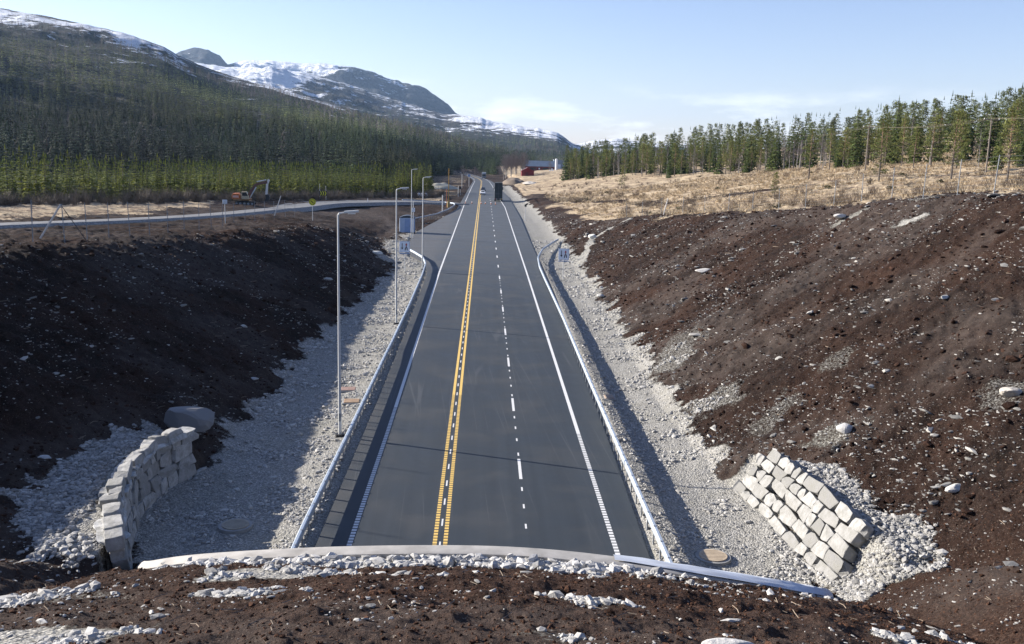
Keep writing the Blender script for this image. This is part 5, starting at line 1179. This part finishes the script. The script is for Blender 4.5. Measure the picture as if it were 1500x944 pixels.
def brace(x0, y0, x1, y1, h, label, m=M_WOODP, legs=1):
    z0 = gz(x0, y0); t = thing('fence_brace', label, 'fence brace', (x0, y0, z0)); mb = MB(); d = Vector((x1 - x0, y1 - y0, gz(x1, y1) + h - z0)); mb.tube([(0, 0, -.1), d], .075, 6); mb.build('strut', m, t)
    if legs > 1: mb = MB(); mb.tube([d, (d.x * 2, d.y * 2, 0)], .028, 6); mb.build('far_strut', M_BLACK, t)
brace(-34.2, 72.5, -32.2, 72.2, 2.7, 'pale diagonal timber brace leaning on the left fence near the left edge of the photo', legs=2); brace(-37.4, 168, -36.2, 168, 3.6, 'pale diagonal brace where the left fence meets the side road')
brace(28.6, 149, 29.3, 149.5, 2.6, 'pair of leaning pale struts at the left end of the right fence', legs=2)
# ================================================================= signs along the side road
s1 = thing('road_sign', 'round yellow sign on a thin post in front of the side road', 'road sign', (-31.0, 170, gz(-31.0, 170))); hh = 5.9 - gz(-31, 170)
mb = MB(); mb.cyl((0, 0, hh / 2), .05, hh + .2, 8); mb.build('post', M_GALVL, s1); mb = MB(); mb.cyl((0, -.07, hh), .62, .03, 28, 'Y'); mb.build('disc', M_YEL, s1); mb = MB(); mb.tube([(.47 * math.cos(a), -.09, hh + .47 * math.sin(a)) for a in [2 * PI * i / 24 for i in range(25)]], .035, 4, cap=False); mb.box((0, -.092, hh), (.62, .01, .13), ry=.75); mb.build('symbol', M_BLACK, s1)
s2 = thing('chevron_sign', 'low black and yellow chevron board at the bend of the side road before the spruces', 'road sign', (-43.6, 255, gz(-43.6, 255))); zb = 3.55 - gz(-43.6, 255)
mb = MB(); mb.cyl((-.9, 0, 1.6), .05, 5.4, 8); mb.build('post', M_GALVL, s2); mb = MB(); mb.cyl((.75, 0, 1.5), .05, 4.6, 8); mb.build('post', M_GALVL, s2)
mb = MB(); mb.box((0, -.08, zb), (2.0, .03, 1.3), bev=.01); mb.build('board', M_BLACK, s2); mb = MB()
for k in range(3): x0 = -.85 + k * .6; mb.prism([(x0, zb + .6), (x0 + .28, zb + .6), (x0 + .56, zb), (x0 + .28, zb - .6), (x0, zb - .6), (x0 + .28, zb)], -.1, -.106)
mb.build('chevrons', M_YEL, s2)
s3 = thing('road_sign', 'grey sign seen from behind near the orange excavator', 'road sign', (-33.5, 122, gz(-33.5, 122))); hb = 8.35 - gz(-33.5, 122)
mb = MB(); mb.cyl((0, 0, hb / 2), .05, hb + .3, 8); mb.build('post', M_GALVL, s3); mb = MB(); mb.box((0, .06, hb), (.62, .03, .55), bev=.02); mb.build('plate', M_SIGNBACK, s3)
def reflector(x, y, label, h=1.2, grp=None):
    t = thing('marker_post', label, 'marker post', (x, y, gzs(x, y)), 0, grp); mb = MB(); mb.box((0, 0, h / 2), (.14, .1, h), bev=.02); mb.build('post', M_SIGNW, t); mb = MB(); mb.box((0, -.053, h - .2), (.1, .01, .16)); mb.build('reflector', M_ORANGE, t)
reflector(-31.5, 254, 'white marker post on the near side of the side road', 1.5)
# far signs and posts on the left of the road
for (x, y, h, w, lb) in [(-8.7, 330, 3.9, .0, 'thin pale post left of the road beyond the junction'), (-8.4, 345, 3.2, .9, 'small dark sign left of the road beyond the junction, nearer than the blue one'), (-6.7, 432, 5.6, 1.1, 'small blue sign on a pale post left of the far road'), (-9.3, 405, 6.8, .5, 'tall pale pole near the bare round tree left of the far road')]:
    t = thing('roadside_post', lb, 'sign post', (x - .6, y, gz(x - .6, y))); mb = MB(); mb.cyl((0, 0, h / 2), .1, h, 8); mb.build('post', M_GALVL, t)
    if w: mb = MB(); mb.box((0, -.12, h - w / 2), (w, .04, w), bev=.01); mb.build('plate', M_CABD if w > 1 else M_BLACK, t)
# traffic cones across the road
def cone():
    t = thing('traffic_cone', 'small orange cone standing across the road before the truck', 'traffic cone', (0, 0, 0), 0, 'cones in a row across the road'); mb = MB(); mb.cyl((0, 0, .42), .17, .7, 14, r2=.04); mb.build('body', M_ORANGE, t, smooth=True); mb = MB(); mb.box((0, 0, .035), (.45, .45, .06), bev=.02); mb.build('base', M_BLACK, t); mb = MB(); mb.cyl((0, 0, .5), .135, .16, 14, r2=.1); mb.build('band', M_SIGNW, t, smooth=True); return t
c0 = cone(); 
for i, (x, y, lb) in enumerate([(-5.8, 285, 'leftmost of the cones, on the left edge line'), (-3.85, 286, 'cone in the middle of the left lane'), (-1.05, 286, 'cone just right of the yellow line'), (.25, 286, 'cone in the middle lane, third from the right'), (1.95, 284, 'cone standing on the white lane line'), (3.3, 284, 'rightmost of the cones, in the right lane')]):
    o = c0 if i == 0 else dup(c0, (0, 0, 0)); o.location = (x, y, .0); o.scale = (1.0,) * 3; o['label'] = 'orange traffic ' + lb if 'traffic' not in lb else lb
# ================================================================= vehicles
def wheel(parent, x, y, r, w, name='wheel'):
    mb = MB(); mb.cyl((0, 0, 0), r, w, 20, 'X'); o = mb.build(name, M_TYRE, parent, smooth=True, loc=(x, y, r)); mb = MB(); mb.cyl((0, 0, 0), r * .55, w + .02, 14, 'X'); mb.build('rim', M_GALVD, o, smooth=True)
def car(loc, label, paint_m, rz=0):
    """seen from the front; bonnet towards -y"""
    t = thing('car', label, 'car', loc, rz, 'cars in the middle lane'); prof = [(-2.15, .35), (-2.2, .6), (-2.1, .78), (-1.2, .95), (-.55, 1.42), (.0, 1.5), (1.2, 1.45), (1.95, 1.0), (2.2, .92), (2.22, .4), (2.1, .28), (-2.0, .28)]
    V = []; Fc = []; n = len(prof)
    for x, k in ((-.89, 0), (-.78, 1), (.78, 1), (.89, 0)):
        for (y, z) in prof: zz = z if k else min(z, .93); yy = y * (1 if k else .985); V.append((x if z < 1.0 or not k else x * .86, yy, zz))
    for s in range(3):
        for i in range(n): Fc.append((s * n + i, s * n + (i + 1) % n, (s + 1) * n + (i + 1) % n, (s + 1) * n + i))
    mb = MB(); mb.add(V, Fc + [tuple(range(n)), tuple(range(4 * n - 1, 3 * n - 1, -1))]); mb.build('body', paint_m, t, smooth=True)
    mb = MB(); mb.add([(-.66, -1.16, .985), (.66, -1.16, .985), (.58, -.6, 1.395), (-.58, -.6, 1.395)], [(0, 1, 2, 3)]); mb.build('windscreen', M_GLASS, t)
    for s in (-1, 1):
        mb = MB(); mb.prism([(-.95, 1.0), (-.45, 1.36), (1.15, 1.36), (1.7, 1.02)], s * .70, s * .715, 'YZ'); mb.build('side_window', M_GLASS, t)
        mb = MB(); mb.box((s * .62, -2.14, .68), (.34, .08, .14), bev=.02); mb.build('headlight', M_LAMP, t)
        mb = MB(); mb.box((s * .98, -.75, .98), (.16, .1, .12), bev=.03); mb.build('mirror', paint_m, t)
        for yy in (-1.38, 1.35): wheel(t, s * .82, yy, .32, .2)
    mb = MB(); mb.box((0, -2.2, .45), (1.1, .05, .2), bev=.01); mb.build('grille', M_BLACK, t); mb = MB(); mb.box((0, -2.235, .47), (.5, .01, .11)); mb.build('number_plate', M_SIGNW, t)
car((-.75, 350, .0), 'white car heading this way in the middle lane beside the truck', M_CARW); car((-.65, 384, .0), 'dark car following behind the white car', M_CARD, .03)
def truck(loc, label, rz=0):
    t = thing('truck', label, 'truck', loc, rz)
    mb = MB(); mb.box((0, 3.4, 3.4), (2.55, 6.0, 5.1), bev=.04); mb.build('cargo_box', M_DARKBODY, t)
    mb = MB(); 
    for xx in (-1.24, 1.24): mb.box((xx, .385, 3.4), (.07, .05, 5.05))
    mb.box((0, .385, 5.9), (2.4, .05, .07)); mb.box((0, .385, .92), (2.4, .05, .1)); mb.box((0, .38, 3.4), (.05, .04, 4.9)); mb.box((0, .383, 2.4), (2.3, .03, .06)); mb.build('rear_frame', M_TRUCKG, t)
    for s in (-.62, .62): mb = MB(); mb.box((s, .392, 3.4), (1.1, .02, 4.4), bev=.006); mb.build('rear_door', M_TRUCKD, t)
    mb = MB(); mb.box((0, 4.2, .72), (.9, 9.2, .3)); mb.box((0, .45, .52), (2.4, .12, .2), bev=.02); mb.build('chassis', M_BLACK, t)
    mb = MB(); mb.box((0, 7.9, 1.9), (2.45, 2.0, 2.6), bev=.12); c = mb.build('cab', M_CARW, t); mb = MB(); mb.box((0, 8.91, 2.35), (2.2, .02, .95)); mb.build('windscreen', M_GLASS, c)
    for s in (-1, 1):
        mb = MB(); mb.box((s * 1.5, 8.0, 3.9), (.22, .12, .95), bev=.03); mb.tube([(s * 1.2, 8.0, 3.2), (s * 1.5, 8.0, 3.5)], .03, 6); mb.build('mirror', M_BLACK, t)
        mb = MB(); mb.box((s * 1.0, .36, .78), (.42, .05, .16), bev=.01); mb.build('tail_light', M_TAIL if s < 0 else M_AMB, t)
        for yy in (1.5, 2.85, 7.8): wheel(t, s * 1.06, yy, .52, .34)
        mb = MB(); mb.box((s * 1.05, .75, .5), (.5, .03, .55)); mb.build('mud_flap', M_BLACK, t)
    return t
M_TRUCKG = paint('truck_frame_grey', (.16, .17, .17), .6); M_TRUCKD = paint('truck_door_dark', (.03, .042, .044), .55, 0, .3, 1); M_AMB = mat('amber_lamp', color=(.7, .45, .05), rough=.3)
tk = truck((4.45, 303, 0), 'tall dark box truck seen from behind, halted at the right edge of the road'); 
tf = thing('truck', 'far-off grey truck coming over the rise at the end of the road', 'truck', (-.7, 562, 0)); 
mb = MB(); mb.box((0, 4, 2.3), (2.5, 6.5, 3.0), bev=.05); mb.build('cargo_box', paint('pale_grey_box', (.42, .46, .5), .6), tf); mb = MB(); mb.box((0, -.2, 1.75), (2.45, 1.9, 2.3), bev=.12); c = mb.build('cab', paint('grey_cab', (.16, .2, .24), .4), tf); mb = MB(); mb.box((0, -1.162, 2.2), (2.1, .02, .8)); mb.build('windscreen', M_GLASS, c)
for s in (-1, 1):
    for yy in (-.2, 4.6, 6): wheel(tf, s * 1.05, yy, .5, .32)
    mb = MB(); mb.box((s * .9, -1.17, .95), (.3, .04, .18), bev=.01); mb.build('headlight', M_LAMP, tf)
# excavator
ex = thing('excavator', 'orange tracked excavator with raised folded arm on the peat by the side road', 'excavator', (-49.6, 196, gz(-49.6, 196)), .12); ex.scale = (1.0,) * 3
for s in (-1.25, 1.25):
    mb = MB(); pr = [(-1.9, .35), (-2.0, .15), (-1.8, 0), (1.8, 0), (2.0, .15), (2.05, .4), (1.8, .75), (-1.8, .75)]; mb.prism(pr, s - .28, s + .28); tr = mb.build('track', M_TYRE, ex)
    for k in (-1.55, -.8, 0, .8, 1.55): mb = MB(); mb.cyl((k, s, .33), .25, .62, 12, 'Y'); mb.build('roller', M_GALVD, tr, smooth=True)
mb = MB(); mb.cyl((0, 0, .85), .7, .3, 18); mb.box((0, 0, .55), (1.6, 2.0, .5), bev=.05); mb.build('undercarriage', M_BLACK, ex)
mb = MB(); mb.box((-.5, 0, 1.15), (3.4, 2.6, .35), bev=.05); mb.build('turntable', paint('digger_ochre', (.30, .16, .06), .6, 0, .3), ex)
mb = MB(); mb.prism([(-2.5, 1.3), (-2.5, 2.0), (-2.3, 2.35), (-1.1, 2.4), (-.9, 1.3)], -1.3, 1.3); mb.build('counterweight', M_ORANGE, ex, smooth=False); mb = MB(); mb.box((-1.7, -1.305, 1.85), (1.2, .01, .12)); mb.box((-1.7, -1.305, 1.6), (1.2, .01, .05)); mb.build('stripe', M_SIGNW, ex)
mb = MB(); mb.box((-.45, .5, 1.75), (.9, 1.4, .9), bev=.06); mb.build('engine_cover', paint('digger_cream', (.55, .48, .33), .6), ex)
cbn = MB(); cbn.prism([(-.5, 1.3), (-.55, 2.75), (.45, 2.8), (.85, 2.0), (.85, 1.3)], -1.3, -.35); cabx = cbn.build('cab', paint('cab_cream', (.5, .42, .28), .5), ex); mb = MB(); mb.prism([(-.4, 1.9), (-.42, 2.6), (.4, 2.65), (.7, 2.02), (.7, 1.9)], -1.31, -1.3); mb.prism([(.46, 2.7), (.84, 2.0), (.87, 2.02), (.5, 2.72)], -1.2, -.45); mb.build('window', M_GLASS, cabx)
mb = MB(); mb.sweep([(.6, .15, 1.5), (1.3, .15, 3.0), (2.2, .15, 4.2), (3.4, .15, 4.55), (4.55, .15, 4.75)], [(-.2, -.26), (.2, -.26), (.2, .26), (-.2, .26)]); mb.build('boom', M_BOOM, ex) if 'M_BOOM' in globals() else mb.build('boom', paint('boom_grey_red', (.13, .06, .05), .6), ex)
mb = MB(); mb.tube([(1.0, -.12, 1.5), (2.3, -.12, 3.7)], .11, 8); mb.tube([(2.4, .15, 4.8), (4.3, .15, 5.2)], .1, 8); mb.build('hydraulic_cylinder', M_GALV, ex, smooth=True)
mb = MB(); mb.sweep([(4.85, .15, 5.3), (4.5, .15, 4.4), (4.3, .15, 2.2)], [(-.17, -.22), (.17, -.22), (.17, .22), (-.17, .22)]); mb.build('stick', M_WOODP, ex)
mb = MB(); mb.prism([(4.1, 2.2), (4.75, 2.3), (5.0, 1.6), (4.7, .9), (3.9, .7), (4.0, 1.2), (4.3, 1.4)], -.45, .7); mb.build('bucket', M_BLACK, ex)
# ================================================================= farm buildings in the distance
sh = thing('shed', 'small dark red gabled shed on the far field right of the road', 'shed', (23.9, 532, gz(23.9, 532) - .2)); W = 3.45
mb = MB(); mb.prism([(-W, -.5), (W, -.5), (W, 2.9), (0, 4.6), (-W, 2.9)], -4, 4); mb.build('wall', M_SHED, sh)
mb = MB(); mb.prism([(-W - .35, 2.85), (0, 4.78), (0, 4.62), (-W - .35, 2.7)], -4.3, 4.3); mb.prism([(W + .35, 2.85), (.01, 4.78), (.01, 4.62), (W + .35, 2.7)], -4.3, 4.3); mb.build('roof', paint('shed_roof', (.12, .035, .04), .8), sh); mb = MB(); mb.box((-.6, -4.02, 1.1), (1.6, .04, 2.2)); mb.build('door', paint('shed_door', (.11, .015, .02), .8), sh)
bx, by = 44, 760; bz = gz(bx, by) - .8
bn = thing('barn', 'long red barn with a wide blue-grey metal roof on the far field', 'barn', (bx, by, bz))
mb = MB(); mb.prism([(-13.5, -1), (13.5, -1), (13.5, 4.2), (-13.5, 4.2)], -5, 5); mb.build('wall', M_BARN, bn)
mb = MB(); mb.prism([(-5.6, 4.0), (0, 8.4), (5.6, 4.0), (5.6, 3.8), (-5.6, 3.8)], -14.2, 14.2, 'YZ'); mb.build('roof', M_ROOFB, bn)
for k in range(7): mb = MB(); mb.box((-11 + k * 3.4, -5.03, 2.2), (1.2, .06, 1.1)); w = mb.build('window', M_SIGNW if k % 3 == 0 else M_GLASS, bn)
for xx in (-6.5, 4.2): mb = MB(); mb.box((xx, -5.04, 1.4), (2.8, .08, 3.0)); mb.build('door', M_BLACK, bn)
b2 = thing('house', 'small white gable-ended building at the left end of the long barn', 'house', (30.4, 748, gz(30.4, 748) - .8)); mb = MB(); mb.prism([(-1.7, -1), (1.7, -1), (1.7, 3.0), (0, 4.4), (-1.7, 3.0)], -3, 3); mb.build('wall', M_SIGNW, b2); mb = MB(); mb.prism([(-2.0, 2.9), (0, 4.62), (2.0, 2.9), (2.0, 2.75), (0, 4.45), (-2.0, 2.75)], -3.3, 3.3); mb.build('roof', M_BLACK, b2)
b3 = thing('barn', 'blue-grey lean-to barn directly behind the silo at the right end of the farm', 'barn', (61, 775, gz(61, 775) - .8)); mb = MB(); mb.prism([(-5, -1), (5, -1), (5, 7.0), (-5, 7.8)], -5, 5); mb.build('wall', M_ROOFB, b3); mb = MB(); mb.prism([(-5.3, 7.86), (5.3, 7.02), (5.3, 7.2), (-5.3, 8.05)], -5.3, 5.3); mb.build('roof', M_GALVD, b3); mb = MB(); mb.box((-1, -5.03, 2), (3, .06, 4)); mb.build('door', M_CAB, b3)
si = thing('silo', 'slim white tower silo standing in front of the right end of the barn', 'silo', (55.5, 738, gz(55.5, 738) - .5)); mb = MB(); mb.cyl((0, 0, 4.3), .95, 8.6, 20); mb.build('tank', M_SIGNW, si, smooth=True); mb = MB(); mb.cyl((0, 0, 8.8), 1.0, .5, 20, r2=.3); mb.build('dome', M_GALVL, si, smooth=True); mb = MB(); mb.box((.98, -.3, 4.2), (.08, .4, 8.2)); mb.build('ladder', M_GALVD, si)
for k, (x, y, lb) in enumerate([(49.5, 720, 'white wrapped hay bale left of the silo'), (51.3, 719, 'white wrapped hay bale nearest the silo')]):
    t = thing('hay_bale', lb, 'hay bale', (x, y, gz(x, y))); mb = MB(); mb.cyl((0, 0, .7), .75, 1.3, 16, 'X'); mb.build('wrap', M_SIGNW, t, smooth=True)
# mound of soil and pale heap beyond the truck; pale sandy heap across the junction
def heap(name, label, x, y, rx, ry, h, col, seed, m=None):
    rg = np.random.default_rng(seed); n = 40; V = []; Fc = []
    for i in range(n):
        for j in range(n):
            u, v = i / (n - 1) * 2 - 1, j / (n - 1) * 2 - 1; r = math.hypot(u, v); V.append((u * rx, v * ry, h * max(0, 1 - r * r) ** .8 * (.8 + .4 * float(vnoise(u * 3 + seed, v * 3))) - .3))
    for i in range(n - 1):
        for j in range(n - 1): Fc.append((i * n + j, (i + 1) * n + j, (i + 1) * n + j + 1, i * n + j + 1))
    V = np.array(V); o = np_mesh(name, V, np.array(Fc), M_STONE, cols=np.ones_like(V) * np.array(col), smooth=True, loc=(x, y, gz(x, y))); tag(o, label, 'heap')
heap('soil_heap', 'rounded brown heap of soil right of the truck, in front of the red shed', 14.5, 470, 6.5, 12, 3.0, (.16, .12, .085), 3)
heap('gravel_heap', 'pale flat heap of gravel just right of the soil heap', 22, 455, 4, 9, 1.0, (.5, .46, .4), 4)
heap('sand_bank', 'long pale yellow sand bank left of the road beyond the junction', -20, 395, 10, 5, 2.6, (.46, .43, .33), 5); heap('gravel_bank', 'low grey gravel bank in front of the pale sand bank', -31, 352, 11, 4, 1.4, (.34, .33, .31), 6)
for k in range(3): t = thing('white_sack', 'white bulk sack standing beyond the side road', 'sack', (-22.2 + k * 1.15, 318 + (k % 2) * .5, gz(-22, 318)), .1 * k, 'white sacks beyond the side road'); mb = MB(); mb.box((0, 0, .85), (.95, .95, 1.6), bev=.18); mb.build('bag', M_SIGNW, t); mb = MB(); mb.box((0, 0, 1.72), (.5, .1, .14), bev=.02); mb.build('lifting_loop', M_CABD, t)
# power line by the right wood
def epole(x, y, h, w, label, rz=0):
    t = thing('power_pole', label, 'power pole', (x, y, gzs(x, y)), rz); mb = MB(); mb.tube([(0, 0, -.4), (0, 0, h)], [.15, .1], 8); mb.build('pole', M_WOOD, t, smooth=True); mb = MB(); mb.box((0, 0, h - .35), (w, .1, .14)); a = mb.build('crossarm', M_WOOD, t)
    for s in (-1, 0, 1): mb = MB(); mb.cyl((s * w * .45, 0, h - .18), .06, .2, 8); mb.build('insulator', M_SIGNW, a)
    return Vector((x, y, gzs(x, y) + h - .1))
e1 = epole(108, 322, 10, 2.4, 'wooden power pole standing left in the wood above the heath', .7); e2 = epole(80.5, 198, 9.5, 3.6, 'wooden power pole with long crossarm among the pines, middle one of three', .5); e3 = epole(85, 158, 9, 3.2, 'wooden power pole with crossarm nearest the right edge', .2)
mb = MB()
for a, b in ((e1, e2), (e2, e3), (e3, Vector((95, 90, gzs(95, 90) + 9)))):
    for s in (-1, 0, 1):
        o = Vector((s * 1.2, s * .8, 0)); mb.tube([a + o + (b - a) * f - Vector((0, 0, 3.2 * f * (1 - f))) for f in [i / 10 for i in range(11)]], .009, 3, cap=False)
tag(mb.build('power_line', M_WOOD), 'three sagging wires of the power line crossing in front of the right wood', 'power line')
# ================================================================= light, air, camera
SUN_EL, SUN_AZ = math.radians(21.3), math.radians(-69.7)   # azimuth from +y towards +x
sd = Vector((math.sin(SUN_AZ) * math.cos(SUN_EL), math.cos(SUN_AZ) * math.cos(SUN_EL), math.sin(SUN_EL)))
L = bpy.data.lights.new('sun', 'SUN'); L.energy = 5.0; L.angle = math.radians(.5); L.color = (1, .93, .84)
so = bpy.data.objects.new('sun', L); COL.objects.link(so); so.rotation_euler = sd.to_track_quat('Z', 'Y').to_euler(); so.location = (-200, 80, 120)
w = bpy.data.worlds.new('World'); SC.world = w; w.use_nodes = True; N = NT(w); bg = N.n['Background']
sky = N.add('ShaderNodeTexSky'); sky.sky_type = 'NISHITA'; sky.sun_disc = False; sky.sun_elevation = SUN_EL; sky.sun_rotation = SUN_AZ; sky.altitude = 300; sky.air_density = 1.0; sky.dust_density = SKY_DUST; sky.ozone_density = 1.0
# thin clouds low over the horizon
tc = N.add('ShaderNodeTexCoord').outputs['Generated']; S = N.sep(tc)
el = S[2]; mp = N.add('ShaderNodeMapping', ins={'Vector': tc, 'Scale': (6, 6, 26)}).outputs[0]
cl = N.noise(mp, 1.6, 6, .6); band = N.math('MULTIPLY', N.ramp(el, [(0.0, .6), (.035, 1), (.075, .0)]), N.ramp(cl, [(.50, 0), (.68, .75)]))
col = N.mix(band, N.mix(1.0, sky.outputs['Color'], (.93, .88, 1.07), 'MULTIPLY'), (9.5, 9.5, 9.6)); N.l.new(col, bg.inputs['Color']); bg.inputs['Strength'].default_value = SKY_STR
# air over the valley
if HAZE > 0:
    hv = bpy.data.materials.new('valley_air'); hv.use_nodes = True; n = hv.node_tree.nodes; n.remove(n['Principled BSDF']); pv = n.new('ShaderNodeVolumePrincipled'); pv.inputs['Color'].default_value = (.46, .68, 1, 1); pv.inputs['Density'].default_value = HAZE; pv.inputs['Anisotropy'].default_value = .25
    hv.node_tree.links.new(pv.outputs[0], n['Material Output'].inputs['Volume'])
    mb = MB(); mb.box((0, 0, 330), (30000, 30000, 720 + 0)); hz = mb.build('haze', hv); tag(hz, kind='stuff')
cam = bpy.data.cameras.new('camera'); co = bpy.data.objects.new('camera', cam); COL.objects.link(co)
cam.sensor_width = 36; cam.lens = 36 * 1365 / 1500; cam.clip_end = 40000; cam.clip_start = .1
y_, p_, r_ = math.radians(1.85), math.radians(10.26), math.radians(1.4)
fw = Vector((math.sin(y_) * math.cos(p_), math.cos(y_) * math.cos(p_), -math.sin(p_))); rt = Vector((math.cos(y_), -math.sin(y_), 0)); up = rt.cross(fw); r2 = rt * math.cos(r_) + up * math.sin(r_); u2 = -rt * math.sin(r_) + up * math.cos(r_)
co.matrix_world = Matrix(((r2.x, u2.x, -fw.x, 0), (r2.y, u2.y, -fw.y, 0), (r2.z, u2.z, -fw.z, HC), (0, 0, 0, 1)))
SC.camera = co
SC.view_settings.view_transform = 'Standard'; SC.view_settings.look = 'None'; SC.view_settings.gamma = 1; SC.view_settings.use_curve_mapping = False; SC.view_settings.exposure = EXPO
SC.cycles.max_bounces = 6; SC.cycles.volume_bounces = 0; SC.cycles.use_denoising = True
